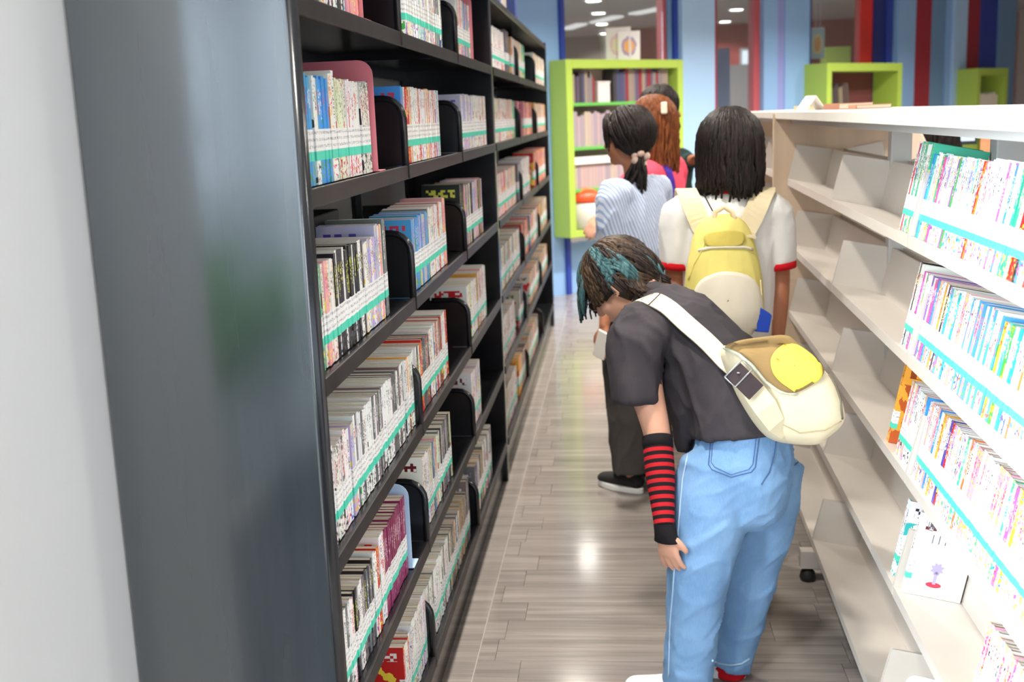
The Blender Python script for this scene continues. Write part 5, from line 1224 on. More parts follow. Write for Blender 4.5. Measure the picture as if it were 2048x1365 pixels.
# fringe falling off the forehead, straight down
for k in range(110):
    ph = hrng.uniform(-1.05, 1.05); h = f_*math.cos(ph)+r_*math.sin(ph); Q = []
    for th in [0.15+0.2*i for i in range(6)]:
        q = u_*math.cos(th)+h*math.sin(th); Q.append(HCc+r_*q.dot(r_)*rad[0]*1.05+f_*q.dot(f_)*rad[1]*1.07+u_*q.dot(u_)*rad[2]*1.05)
    p = Q[-1]; L = hrng.uniform(0.04, 0.10)
    for i in range(5): p = p+Vector((-0.10+0.05*i, 0, -1)).normalized()*L/5; Q.append(p+Vector((hrng.uniform(-1, 1), hrng.uniform(-1, 1), 0))*0.002)
    strands(mb, [Q], 0.0052, 0.25, 5, 1 if ph < 0.2 and k % 4 else 0)
# swept locks over the back of the head, nape tuft covering the neck
for (x0, y0), (x1, y1), (x2, y2), mi in (((1204, 532), (1236, 516), (1262, 556), 1), ((1216, 508), (1246, 522), (1284, 566), 1), ((1292, 510), (1312, 528), (1326, 554), 1), ((1240, 548), (1285, 556), (1332, 568), 2), ((1262, 516), (1290, 540), (1338, 562), 0),
        ((1230, 500), (1262, 496), (1300, 530), 0), ((1250, 562), (1300, 575), (1340, 578), 0), ((1270, 498), (1300, 508), (1325, 545), 0), ((1235, 580), (1270, 596), (1308, 600), 0), ((1262, 566), (1296, 588), (1326, 592), 0), ((1225, 560), (1256, 590), (1290, 612), 0)):
    for k in range(12):
        Q = []; ox, oy = hrng.uniform(-9, 9), hrng.uniform(-11, 11)
        for i in range(9):
            t_ = i/8; x = (1-t_)**2*x0+2*t_*(1-t_)*x1+t_*t_*x2+ox*(1-0.4*t_); y_ = (1-t_)**2*y0+2*t_*(1-t_)*y1+t_*t_*y2+oy*(1-0.4*t_)
            Q.append(lie(x, y_, 1.06+0.03*hrng.random()*(i > 4)))
        strands(mb, [Q], 0.0052, 0.3, 5, mi)
for k in range(90):
    x0 = hrng.uniform(1248, 1322); Q = [lie(x0, hrng.uniform(545, 572), 1.05)]; e = A(x0*0.55+1320*0.45+hrng.uniform(-10, 14), hrng.uniform(582, 606), 2.895); s_ = lie(min(x0+8, 1322), 578, 1.06)
    for i in range(1, 8): t_ = i/7; Q.append(Q[0]*(1-t_)**2+s_*2*t_*(1-t_)+e*t_*t_)
    strands(mb, [Q], 0.0055, 0.3, 5, 0 if k % 6 else 2)
mb.build('hair', [M_brown, M_teal, M_lightbr], pb)

# ================================================================== messenger bag on the bent person's back
M_bagcream = cloth('cream_canvas', (238, 228, 196), 0.04, 0.85); M_khaki = cloth('khaki_canvas', (160, 132, 88), 0.05); M_yellow = cloth('bright_yellow_patch', (250, 234, 96), 0.03); M_dkleather = plain('dark_brown_leather', (58, 44, 48), 0.45, var=0.15)
bag = thing('messenger_bag', 'cream canvas messenger bag with khaki flap and yellow patch on the bending person\'s back', 'bag', A(1580, 830, 2.52))
def pillow(px, Y, depth, bulge, mat, name, parent, away=Vector((-0.25, 0.93, -0.25)), dy=None, seg=None):
    """soft box: outline px at depth Y (dy adds depth per point), filled towards the back"""
    out = [A(x, y, Y+(dy[i] if dy else 0)) for i, (x, y) in enumerate(px)]
    # resample smoothly
    n = len(out); pts = []
    for i in range(n):
        a, b, c, d = out[(i-1) % n], out[i], out[(i+1) % n], out[(i+2) % n]
        for k in range(5):
            t = k/5; pts.append(0.5*((2*b)+(c-a)*t+(2*a-5*b+4*c-d)*t*t+(3*b-a-3*c+d)*t*t*t))
    c0 = sum(pts, Vector())/len(pts); aw = away.normalized(); mb = MB(); N = len(pts)
    prof = [(0.25, -bulge), (0.55, -bulge*0.85), (0.82, -bulge*0.5), (0.95, -bulge*0.1), (1.0, depth*0.2), (1.0, depth*0.75), (0.93, depth*0.98), (0.6, depth), (0.2, depth)]
    for sc, off in prof:
        for p in pts: mb.v.append(c0+(p-c0)*sc+aw*off)
    for i in range(len(prof)-1):
        for j in range(N): mb.face((i*N+j, i*N+(j+1) % N, (i+1)*N+(j+1) % N, (i+1)*N+j), 0, smooth=True)
    mb.face(list(range(N)), 0, smooth=True); mb.face([(len(prof)-1)*N+j for j in range(N-1, -1, -1)], 0, smooth=True)
    return mb.build(name, mat, parent)
body_px = [(1462, 700), (1500, 690), (1570, 690), (1640, 728), (1676, 775), (1692, 822), (1688, 852), (1660, 878), (1636, 891), (1582, 886), (1548, 868), (1520, 830), (1490, 775)]
bb = pillow(body_px, 2.565, 0.10, 0.045, M_bagcream, 'bag_body', bag)
bbv = bvh_of(bb)
def drape(px, mat, name, parent, bv, lift=0.004, th=0.003, grid=22, Yfall=2.55):
    """thin sheet following the surface below it, cut to the outline px"""
    xs = [p[0] for p in px]; ys = [p[1] for p in px]; n = len(px)
    # polar sheet around the centre keeps a clean edge
    cx, cy = sum(xs)/n, sum(ys)/n; mb = MB(); N = 0; ring = []
    pts = []
    for i in range(n):
        a, b, c, d = [px[(i+k) % n] for k in (-1, 0, 1, 2)]
        for k in range(4):
            t = k/4; pts.append(tuple(0.5*((2*b[q])+(c[q]-a[q])*t+(2*a[q]-5*b[q]+4*c[q]-d[q])*t*t+(3*b[q]-a[q]-3*c[q]+d[q])*t**3) for q in (0, 1)))
    N = len(pts); K = 7; last = None
    for k in range(K+1):
        for x, y_ in pts:
            s_ = max(k/K, 0.02); h = on_surface(bv, cx+(x-cx)*s_, cy+(y_-cy)*s_, lift)
            P = h[0] if h else A(cx+(x-cx)*s_, cy+(y_-cy)*s_, Yfall)
            mb.v.append(P)
    M0 = len(mb.v); vd = Vector((0, -1, 0.25)).normalized()*th
    for p in list(mb.v): mb.v.append(p+vd)
    for lay, o_ in ((0, 0), (1, M0)):
        for k in range(K):
            for j in range(N): mb.face((o_+k*N+j, o_+k*N+(j+1) % N, o_+(k+1)*N+(j+1) % N, o_+(k+1)*N+j), 0, smooth=True)
    for j in range(N): mb.face((K*N+j, K*N+(j+1) % N, M0+K*N+(j+1) % N, M0+K*N+j), 0)
    return mb.build(name, mat, parent)
flap_px = [(1450, 694), (1476, 682), (1520, 675), (1572, 671), (1596, 688), (1628, 712), (1644, 738), (1636, 760), (1592, 784), (1562, 780), (1535, 760), (1508, 728), (1480, 706)]
flap = drape(flap_px, M_khaki, 'flap', bag, bbv, 0.006, 0.004)
fv = bvh_of(flap)
drape([(1541, 720), (1552, 702), (1570, 690), (1590, 688), (1612, 700), (1636, 722), (1643, 742), (1638, 760), (1598, 785), (1580, 778), (1556, 760), (1544, 742)], M_yellow, 'yellow_patch', flap, fv, 0.003, 0.002)
# piping along the flap, seams on the body
trace([(1452, 697), (1480, 709), (1506, 731), (1533, 763), (1562, 783), (1592, 787)], 0.0055, cloth('pale_piping', (214, 216, 196)), 'flap_binding', bag, bbv, lift=0.004)
trace([(1520, 790), (1560, 846), (1600, 866), (1650, 860), (1690, 838)], 0.0016, cloth('seam_thread', (196, 182, 146)), 'body_seam', bag, bbv, lift=0.001)
trace([(1646, 735), (1668, 765), (1680, 800), (1684, 838)], 0.003, cloth('zip_tape', (120, 116, 100)), 'zip', bag, bbv, lift=0.001)
# strap over the shoulder: follows the shirt, ends in a buckle and a dark tab
sv = bvh_of(shirt); pts, nrm = [], []
line = [(1291, 600), (1312, 606), (1345, 624), (1390, 664), (1430, 705), (1460, 738), (1478, 752)]
for (xa, ya), (xb, yb) in zip(line, line[1:]):
    for k in range(4):
        h = on_surface(sv, xa+(xb-xa)*k/4, ya+(yb-ya)*k/4, 0.010)
        if h: pts.append(h[0]); nrm.append(h[1])
q0 = pts[0]; pts = [q0+Vector((-0.035, 0.13, -0.06)), q0+Vector((-0.022, 0.08, -0.012)), q0+Vector((-0.010, 0.035, 0.006))]+pts; nrm = [nrm[0]]*3+nrm
pts.append(A(1478, 752, 2.56)); nrm.append(Vector((0.1, -1, 0.3))); pts.append(A(1500, 778, 2.53)); nrm.append(Vector((0.1, -1, 0.3)))
for _ in range(9):
    nrm = [(nrm[max(i-1, 0)]+nrm[i]+nrm[min(i+1, len(nrm)-1)]).normalized() for i in range(len(nrm))]
    pts = [pts[0]]+[(pts[i-1]+pts[i]*2+pts[i+1])/4 for i in range(1, len(pts)-1)]+[pts[-1]]
nrm = [(n_*0.35+Vector((0.1, -0.7, 0.75))).normalized() for n_ in nrm]
mb = MB(); ribbon(mb, pts, nrm, 0.048, 0.004); mb.build('strap', M_bagcream, bag)
for k in (4, 6):
    mb = MB(); q = nrm[k]; tt = (pts[k+1]-pts[k-1]).normalized(); w_ = tt.cross(q)*0.026; mb.tube([pts[k]-w_+q*0.005, pts[k]+w_+q*0.005], 0.0016, 6); mb.build('strap_stitch', M_dkleather, bag)
# wide side panel the strap runs into, with dark leather tab and steel buckle
e1, e2 = A(1470, 745, 2.515), A(1512, 785, 2.50)
mb = MB(); ribbon(mb, [A(1466, 741, 2.515), A(1490, 764, 2.505), A(1512, 786, 2.50)], [Vector((0.1, -1, 0.35))]*3, 0.046, 0.005); mb.build('leather_tab', M_dkleather, bag)
tt = (e2-e1).normalized(); nn = Vector((0.1, -1, 0.35)); nn = (nn-tt*nn.dot(tt)).normalized(); w_ = tt.cross(nn); c = A(1476, 748, 2.508)+nn*0.004
mb = MB(); mb.tube([c+w_*0.028-tt*0.016, c+w_*0.028+tt*0.016, c-w_*0.028+tt*0.016, c-w_*0.028-tt*0.016, c+w_*0.028-tt*0.016], 0.0022, 8); mb.build('buckle', M_alu, bag)
mb = MB(); mb.lathe([(0.004, 0), (0.0045, 0.002), (0.002, 0.003)], c+nn*0.002, 12); mb.build('rivet', M_alu, bag)
mb = MB(); ribbon(mb, [A(1500, 775, 2.515), A(1530, 815, 2.515), A(1550, 848, 2.53), A(1566, 870, 2.56)], [Vector((0.1, -1, 0.3))]*4, [0.05, 0.055, 0.045, 0.02], 0.006); mb.build('side_gusset', M_bagcream, bag)

# ================================================================== standing people farther up the aisle
def standing(label, base, fdir, H, sk, hairm, top_mat, pants_mat, shoe_mat, arms, head_c=None, head_f=None, sleeve=0.5, top_w=1.0, collar=None, seed=1.0, trim=None, pants_w=1.0, hem=0.50, voxel=0.0075, fold=0.004):
    """arms: for each side a list [shoulder, elbow, wrist] of world points, shoulder may be None"""
    X, Y = base; f = Vector((fdir[0], fdir[1], 0)).normalized(); r = Vector((f.y, -f.x, 0)); k = H/1.5
    W = lambda x, y, z: Vector((X, Y, 0))+r*x*k+f*y*k+Vector((0, 0, z*H))
    t = thing('person', label, 'person', (X, Y, 0))
    C = head_c or W(0, 0.03, 0.915); hf = Vector(head_f) if head_f else f
    b = Blob(); L, hr, hf, hu = b.head(C, hf, (0, 0, 1), 0.98*k)
    b.loft([(C-Vector((0, 0, 0.05*k))-hf*0.02, 0.044*k, 0.046*k), (W(0, 0.0, 0.845), 0.043*k, 0.045*k), (W(0, -0.005, 0.81), 0.07*k, 0.06*k)], hr, 16, 4)
    b.loft([(W(0, 0, 0.50), 0.125*k, 0.09*k), (W(0, 0, 0.58), 0.112*k, 0.08*k), (W(0, 0, 0.70), 0.125*k, 0.09*k), (W(0, 0, 0.78), 0.125*k, 0.075*k), (W(0, 0, 0.815), 0.07*k, 0.055*k)], r, 20, 4)
    sl = []
    for sg, arm in zip((-1, 1), arms):
        S = arm[0] or W(0.145*sg, 0, 0.785); E_, Wr = arm[1], arm[2]
        b.loft([(W(0.08*sg, 0, 0.785), 0.05*k, 0.05*k), (S, 0.043*k, 0.045*k), ((S+E_)/2, 0.036*k, 0.038*k), (E_, 0.031*k, 0.032*k), ((E_+Wr)/2, 0.029*k, 0.029*k), (Wr, 0.019*k, 0.022*k)], f, 16, 4)
        d = (Wr-E_).normalized(); b.hand(Wr, d, arm[3] if len(arm) > 3 else f, 0.35, 0.92*k, thumb=-1, normal=-r*sg)
        sl.append((sg, S, E_, Wr))
    for sg in (-1, 1):
        b.loft([(W(0.05*sg, 0, 0.50), 0.07*k, 0.08*k), (W(0.072*sg, 0, 0.44), 0.072*k, 0.08*k), (W(0.075*sg, 0.005, 0.27), 0.05*k, 0.054*k), (W(0.075*sg, -0.01, 0.18), 0.048*k, 0.052*k), (W(0.075*sg, -0.02, 0.05), 0.034*k, 0.036*k), (W(0.075*sg, -0.01, 0.03), 0.034*k, 0.04*k)], r, 16, 4)
    b.bake('body', sk, 0.0055, 3, t); eyes(t, L, hr, hf, hu, 0.98*k)
    b = Blob(); w = top_w
    b.loft([(W(0, 0, hem), 0.152*k*w, 0.115*k*w), (W(0, 0, 0.58), 0.146*k*w, 0.11*k*w), (W(0, 0, 0.70), 0.148*k*w, 0.112*k*w), (W(0, -0.005, 0.775), 0.140*k*w, 0.094*k), (W(0, -0.005, 0.812), 0.10*k, 0.07*k), (W(0, 0, 0.832), 0.062*k, 0.058*k)], r, 28, 5, (0.0, 0.2))
    cuffs = []
    for sg, S, E_, Wr in sl:
        if sleeve <= 1: e = S+(E_-S)*sleeve; ch = [(W(0.08*sg, 0, 0.785), 0.075*k, 0.066*k), (S, 0.066*k, 0.062*k), (e, 0.054*k, 0.054*k)]; ax = (E_-S).normalized()
        else: e = E_+(Wr-E_)*(sleeve-1); ch = [(W(0.08*sg, 0, 0.785), 0.075*k, 0.066*k), (S, 0.064*k, 0.060*k), (E_, 0.047*k, 0.047*k), (e, 0.036*k, 0.036*k)]; ax = (Wr-E_).normalized()
        b.loft(ch, f, 20, 4, (0.4, 0.0)); cuffs.append((e, ax))
    top = b.bake('shirt', top_mat, voxel, 5, t, folds(fold, (0.2, 0.1, 1), 12.0, seed, 0.3))
    if trim:
        for e, ax in cuffs: MB().tube([e-ax*0.006, e+ax*0.004, e+ax*0.016], [0.0545*k, 0.056*k, 0.0545*k], 22).build('sleeve_trim', trim, top)
        MB().lathe([(0.060*k, -0.012), (0.064*k, 0.0), (0.058*k, 0.012)], W(0, 0, 0.838), 22).build('collar_trim', trim, top)
    b = Blob(); pw = pants_w
    b.loft([(W(0, 0, 0.57), 0.128*k, 0.095*k), (W(0, 0, 0.52), 0.142*k, 0.112*k), (W(0, 0, 0.46), 0.140*k, 0.11*k)], r, 24, 4, (0.0, 0.4))
    for sg in (-1, 1):
        b.loft([(W(0.066*sg, 0, 0.49), 0.08*k, 0.095*k), (W(0.076*sg, 0, 0.38), 0.074*k*pw, 0.08*k*pw), (W(0.077*sg, 0.005, 0.26), 0.066*k*pw, 0.07*k*pw), (W(0.077*sg, -0.015, 0.055), 0.062*k*pw, 0.066*k*pw)], r, 20, 4, (0.4, 0.0))
    b.bake('trousers', pants_mat, voxel, 4, t, folds(fold, (0.3, 0.1, 1), 10.0, seed+3, 0.35))
    for sg in (-1, 1): shoe(t, W(0.077*sg, -0.06, 0), f, 0.215*k, 0.085*k, shoe_mat[0], shoe_mat[1])
    return t, L, C, hr, hf, hu, W, r, f, k
M_wht = cloth('white_cotton', (240, 238, 236), 0.02); M_redtrim = cloth('red_ribbing', (206, 22, 34)); M_greyp = cloth('dark_grey_trouser_cloth', (78, 74, 72), 0.08)
M_blkshoe = plain('black_canvas', (30, 28, 30), 0.8); M_cream = cloth('cream_webbing', (236, 220, 184), 0.03)
# --- girl in the white ringer shirt with the yellow backpack
gx = A(1456, 400, 3.6).x; top_z = A(1460, 222, 3.6).z
t1, L1, C1, hr1, hf1, hu1, W1, r1, f1, k1 = standing('girl seen from behind, white shirt with red sleeve trim, straight black bob, yellow backpack', (gx, 3.6), (0.06, 1), 1.49, M_skin_b, M_blackhair, M_wht, cloth('navy_trouser_cloth', (44, 46, 60)), (M_blkshoe, M_sole),
    [[A(1360, 430, 3.6), A(1350, 560, 3.61), A(1352, 672, 3.55)], [A(1550, 430, 3.6), A(1560, 560, 3.61), A(1556, 672, 3.55)]], head_c=A(1460, 308, 3.62), sleeve=0.74, trim=M_redtrim, seed=4.0, fold=0.003)
g1r = random.Random(4); rad = (0.094, 0.104, 0.112); Cc = C1+Vector((0, 0, 0.028))
mb, a1, b1, c1 = cap_mesh(Cc, hf1, (0, 0, 1), rad, 0.4, -0.75)
def bob(ph): return 0.155+0.01*math.sin(3*ph)
P = fall_paths(g1r, Cc, a1, b1, c1, rad, 230, bob, 0.75, 0.55, 0.005)
strands(mb, P, 0.0095, 0.35); 
P = fall_paths(g1r, Cc, a1, b1, c1, (0.085, 0.085, 0.11), 60, 0.165, 1.9, 0.2, 0.008); strands(mb, P, 0.009, 0.3)
mb.build('hair', M_blackhair, t1)
# backpack
bp_ = thing('backpack', 'pale yellow and cream backpack worn by the girl in the white shirt', 'backpack', A(1452, 560, 3.42))
M_py = cloth('pale_yellow_canvas', (232, 218, 128), 0.04); M_pc = cloth('ivory_canvas', (240, 232, 212), 0.03)
bx, by = A(1450, 500, 3.40).x, 3.44
zt_, zb_ = A(1452, 446, 3.4).z, A(1452, 660, 3.4).z
def zz(y): return A(1450, y, 3.38).z
b = Blob().loft([(Vector((bx+0.005, by, zz(662))), 0.100, 0.075), (Vector((bx+0.004, by, zz(630))), 0.118, 0.088), (Vector((bx, by+0.005, zz(560))), 0.116, 0.085), (Vector((bx-0.002, by+0.015, zz(500))), 0.098, 0.07), (Vector((bx-0.002, by+0.025, zz(462))), 0.080, 0.055), (Vector((bx-0.002, by+0.035, zz(446))), 0.055, 0.035)], (1, 0, 0), 28, 5, (0.4, 0.4))
pk_ = b.bake('pack_body', M_py, 0.0065, 4, bp_, folds(0.002, (0, 0, 1), 14, 6.0))
pv = bvh_of(pk_)
drape([(1396, 572), (1420, 552), (1452, 545), (1490, 552), (1512, 575), (1520, 620), (1510, 660), (1455, 668), (1400, 655), (1384, 620)], M_pc, 'front_pocket', bp_, pv, 0.010, 0.016, Yfall=3.37)
drape([(1412, 470), (1450, 462), (1486, 468), (1484, 490), (1450, 494), (1414, 492)], cloth('olive_yellow_canvas', (206, 188, 96), 0.04), 'front_panel', bp_, pv, 0.004, 0.003, Yfall=3.4)
trace([(1398, 502), (1420, 496), (1452, 495), (1486, 495), (1504, 500)], 0.0045, M_pc, 'white_piping', bp_, pv, lift=0.003)
trace([(1378, 560), (1388, 530), (1402, 505), (1418, 470)], 0.003, M_py, 'side_piping', bp_, pv, lift=0.002)
# straps over the shoulders
s1 = bvh_of([o for o in t1.children if o.name.startswith('shirt')][0])
for line in ([(1372, 388), (1378, 398), (1390, 424), (1404, 450), (1420, 476)], [(1532, 386), (1524, 398), (1508, 426), (1494, 452), (1480, 478)]):
    pts, nrm = [], []
    for (xa, ya), (xb, yb) in zip(line, line[1:]):
        for k in range(3):
            h = on_surface(s1, xa+(xb-xa)*k/3, ya+(yb-ya)*k/3, 0.008)
            if h: pts.append(h[0]); nrm.append(h[1])
    if len(pts) > 3:
        q = pts[0]; pts = [q+Vector((0, 0.16, -0.10)), q+Vector((0, 0.13, -0.01)), q+Vector((0, 0.06, 0.022))]+pts; nrm = [Vector((0, 1, 0.2)), Vector((0, 0.8, 0.6)), Vector((0, 0.1, 1))]+nrm
        pts.append(Vector((pts[-1].x, by-0.02, zz(478)))); nrm.append(Vector((0, -1, 0.3)))
        for _ in range(2):
            nrm = [(nrm[max(i-1, 0)]+nrm[i]+nrm[min(i+1, len(nrm)-1)]).normalized() for i in range(len(nrm))]; pts = [pts[0]]+[(pts[i-1]+pts[i]*2+pts[i+1])/4 for i in range(1, len(pts)-1)]+[pts[-1]]
        mb = MB(); ribbon(mb, pts, nrm, 0.064, 0.006); mb.build('shoulder_strap', M_cream, bp_)
ha = [A(1428, 452, 3.44), A(1430, 425, 3.44), A(1448, 414, 3.44), A(1464, 424, 3.44), A(1472, 452, 3.44)]
mb = MB(); mb.tube([ha[0], (ha[0]+ha[1])/2, ha[1], (ha[1]+ha[2])/2, ha[2], (ha[2]+ha[3])/2, ha[3], (ha[3]+ha[4])/2, ha[4]], 0.008, 8); mb.build('grab_loop', cloth('tan_webbing', (226, 206, 170)), bp_)
mb = MB(); mb.tube([A(1407, 388, 3.47), A(1424, 420, 3.46), A(1441, 447, 3.45)], 0.0022, 6); mb.build('black_cord', M_blackknit, bp_)
mb = MB(); q = A(1527, 640, 3.37); Lq = Matrix.Translation(q) @ Matrix.Rotation(0.25, 4, 'Y')
mb.prism([(-0.022, 0.036), (0.02, 0.02), (0.024, -0.034), (-0.02, -0.04)], 'y', -0.008, 0.008, M=Lq); mb.build('blue_tag', plain('royal_blue_vinyl', (20, 70, 190), 0.5), bp_, bevel=0.003)
mb = MB(); mb.tube([A(1521, 560, 3.40), A(1524, 600, 3.38), A(1526, 624, 3.37)], 0.0018, 6); mb.build('tag_cord', M_cream, bp_)

# --- girl with the low ponytail in a blue striped shirt
M_str = striped('blue_and_white_striped_cotton', (204, 213, 230), (150, 170, 208), (0.75, 0.55, 0.32), 84.0, 0.42)
gx = A(1272, 420, 4.4).x
t2, L2, C2, hr2, hf2, hu2, W2, r2, f2, k2 = standing('girl in pale blue striped shirt, grey trousers, black ponytail with scrunchie, looking left', (gx, 4.42), (-0.78, 0.62), 1.50, M_skin_t, M_blackhair, M_str, M_greyp, (M_blkshoe, M_sole),
    [[None, A(1222, 560, 4.30), A(1208, 655, 4.22)], [None, A(1300, 560, 4.55), A(1290, 650, 4.55)]], head_c=A(1254, 276, 4.42), head_f=(-0.86, 0.50, -0.05), sleeve=1.35, seed=7.0, top_w=1.06, pants_w=1.22, hem=0.47, fold=0.006)
g2r = random.Random(9); rad = (0.088, 0.100, 0.100); Cc = C2+Vector((0, 0, 0.022))-hf2*0.012
mb, a2, b2, c2 = cap_mesh(Cc, hf2, (0, 0, 1), rad, 0.30, -0.55)
tie = A(1280, 318, 4.37)
for k in range(130):
    ph = g2r.uniform(0.75, 2*math.pi-0.75); th = g2r.uniform(0.3, 1.25); s0 = c2*math.cos(th)+(b2*math.cos(ph)*0.9+a2*math.sin(ph))*math.sin(th)
    e0 = (tie-Cc).normalized(); Q = []
    for i in range(9):
        v = s0.lerp(e0, i/8).normalized(); R_ = 1.04 if i < 8 else 1.0
        Q.append(Cc+a2*v.dot(a2)*rad[0]*R_+b2*v.dot(b2)*rad[1]*R_+c2*v.dot(c2)*rad[2]*R_)
    Q.append(tie+Vector((g2r.uniform(-1, 1), g2r.uniform(-1, 1), g2r.uniform(-1, 1)))*0.012); strands(mb, [Q], 0.008, 0.7)
for k in range(46):
    p = tie+Vector((g2r.uniform(-1, 1), g2r.uniform(-1, 1), g2r.uniform(-1, 1)))*0.016; Q = [p]; L_ = g2r.uniform(0.08, 0.15); dx = g2r.uniform(-0.5, 0.25)
    for i in range(6): Q.append(Q[-1]+Vector((dx-0.15*(i > 2), -0.5+0.12*i, -0.9)).normalized()*L_/6+Vector((g2r.uniform(-1, 1), g2r.uniform(-1, 1), 0))*0.003)
    strands(mb, [Q], 0.0085, 0.3)
for k in range(26):     # side fringe along the temple and cheek
    s_ = g2r.choice((-1, 1)); y0 = g2r.uniform(0.035, 0.070); Q = [L2(0.03*s_, y0+0.012, 0.100), L2(0.052*s_, y0+0.014, 0.078), L2(0.066*s_, y0+0.008, 0.048)]; n_ = g2r.randint(3, 6)
    for i in range(n_): Q.append(Q[-1]+Vector((g2r.uniform(-1, 1)*0.002, g2r.uniform(-1, 1)*0.002, -0.016))-hf2*0.002)
    strands(mb, [Q], 0.004, 0.3)
mb.build('hair', M_blackhair, t2)
sc = MB()
for k in range(9):
    a_ = 2*math.pi*k/9; n_ = Vector((0.55, -0.72, -0.3)).normalized(); u1 = n_.orthogonal().normalized(); u2 = n_.cross(u1); c = tie+(u1*math.cos(a_)+u2*math.sin(a_))*0.026+n_*0.006*(-1)**k
    e = Blob().ell(c, (u1, u2, n_), (0.017, 0.017, 0.013), 10, 8); o_ = len(sc.v); sc.v += e.v
    for q in e.f: sc.face([o_+i for i in q], 0, smooth=True)
sc.build('scrunchie', plain('floral_beige_satin', (222, 190, 176), 0.6, var=0.25, scale=60), t2)
# phone held in her lowered hand
c = A(1203, 690, 4.18); ph = thing('phone', 'white phone held low in the hand of the girl in the striped shirt', 'phone', c)
Lp = Matrix.Translation(c) @ Matrix.Rotation(0.9, 4, 'Z') @ Matrix.Rotation(0.32, 4, 'X')
MB().box((-0.005, -0.029, -0.055), (0.005, 0.029, 0.055), M=Lp).build('phone_case', plain('white_phone_case', (246, 240, 232), 0.35), ph, bevel=0.005)
MB().box((0.005, -0.026, -0.05), (0.0058, 0.026, 0.05), M=Lp).build('screen', plain('dark_phone_glass', (20, 20, 24), 0.15), ph)

# --- girl with long auburn hair in a pink shirt
gx = A(1318, 400, 5.15).x
M_pink = cloth('coral_pink_cotton', (250, 92, 118), 0.05); M_aub = hair_mat('auburn_hair', (92, 48, 26), (148, 84, 44))
t3, L3, C3, hr3, hf3, hu3, W3, r3, f3, k3 = standing('girl with long auburn hair and hair clip, pink shirt, behind the striped shirt', (gx, 5.2), (-0.85, 0.5), 1.56, M_skin_l, M_aub, M_pink, cloth('beige_trouser_cloth', (150, 132, 110)), (plain('beige_suede', (206, 180, 142), 0.9), M_sole),
    [[None, A(1232, 400, 5.02), A(1204, 432, 4.98)], [None, A(1330, 470, 5.3), A(1320, 540, 5.2)]], head_c=A(1306, 250, 5.2), sleeve=0.6, seed=9.0)
g3r = random.Random(12); rad = (0.092, 0.104, 0.106); Cc = C3+Vector((0, 0, 0.022))
mb, a3, b3, c3_ = cap_mesh(Cc, hf3, (0, 0, 1), rad, 0.35, -0.7)
strands(mb, fall_paths(g3r, Cc, a3, b3, c3_, rad, 170, lambda ph: 0.20+0.06*(math.cos(ph) < 0), 0.9, 0.35, 0.007, wave=0.004), 0.0095, 0.35); mb.build('hair', M_aub, t3)
p = A(1328, 216, 5.09); MB().box((p.x-0.014, p.y-0.014, p.z-0.026), (p.x+0.014, p.y+0.004, p.z+0.026)).build('hair_clip', plain('pearl_clip', (246, 238, 214), 0.35), t3, bevel=0.006)
s3 = bvh_of([o for o in t3.children if o.name.startswith('shirt')][0]); pts, nrm = [], []
for x, y_ in [(1312, 312), (1322, 318), (1330, 330), (1336, 345), (1340, 360), (1343, 378), (1345, 396), (1346, 420)]:
    h = on_surface(s3, x, y_, 0.006)
    if h: pts.append(h[0]); nrm.append(h[1])
if len(pts) > 3:
    st = thing('shoulder_bag', 'purple bag strap over the shoulder of the girl in pink', 'bag', pts[0]); mb = MB(); ribbon(mb, pts, nrm, 0.034, 0.004); mb.build('strap', cloth('purple_webbing', (74, 52, 160)), st)
    q = W3(0.20, 0.06, 0.50); Blob().loft([(q-Vector((0, 0, 0.10)), 0.09, 0.04), (q+Vector((0, 0, 0.10)), 0.085, 0.035)], f3, 18, 4, (0.4, 0.4)).bake('bag_body', bpy.data.materials['purple_webbing'], 0.01, 3, st)
# --- dark-haired person in dark green beyond, reaching right
gx = A(1336, 400, 5.85).x
M_dkgreen = cloth('dark_green_cotton', (44, 66, 66), 0.08)
t4, L4, C4, hr4, hf4, hu4, W4, r4, f4, k4 = standing('dark-haired person in dark green top reaching right, partly hidden behind the auburn-haired girl', (gx, 5.85), (0.9, 0.35), 1.58, M_skin_t, M_blackhair, M_dkgreen, M_greyp, (M_blkshoe, M_sole),
    [[A(1352, 330, 5.9), A(1364, 330, 5.75), A(1388, 318, 5.62)], [None, A(1352, 440, 5.7), A(1350, 520, 5.65)]], head_c=A(1322, 222, 5.85), head_f=(0.9, 0.35, 0), sleeve=1.8, seed=11.0)
g4r = random.Random(14); rad = (0.092, 0.104, 0.106); Cc = C4+Vector((0, 0, 0.022)); mb, a4, b4, c4 = cap_mesh(Cc, hf4, (0, 0, 1), rad, 0.35, -0.6)
strands(mb, fall_paths(g4r, Cc, a4, b4, c4, rad, 120, 0.22, 0.95, 0.3, 0.006), 0.0095, 0.35); mb.build('hair', M_blackhair, t4)
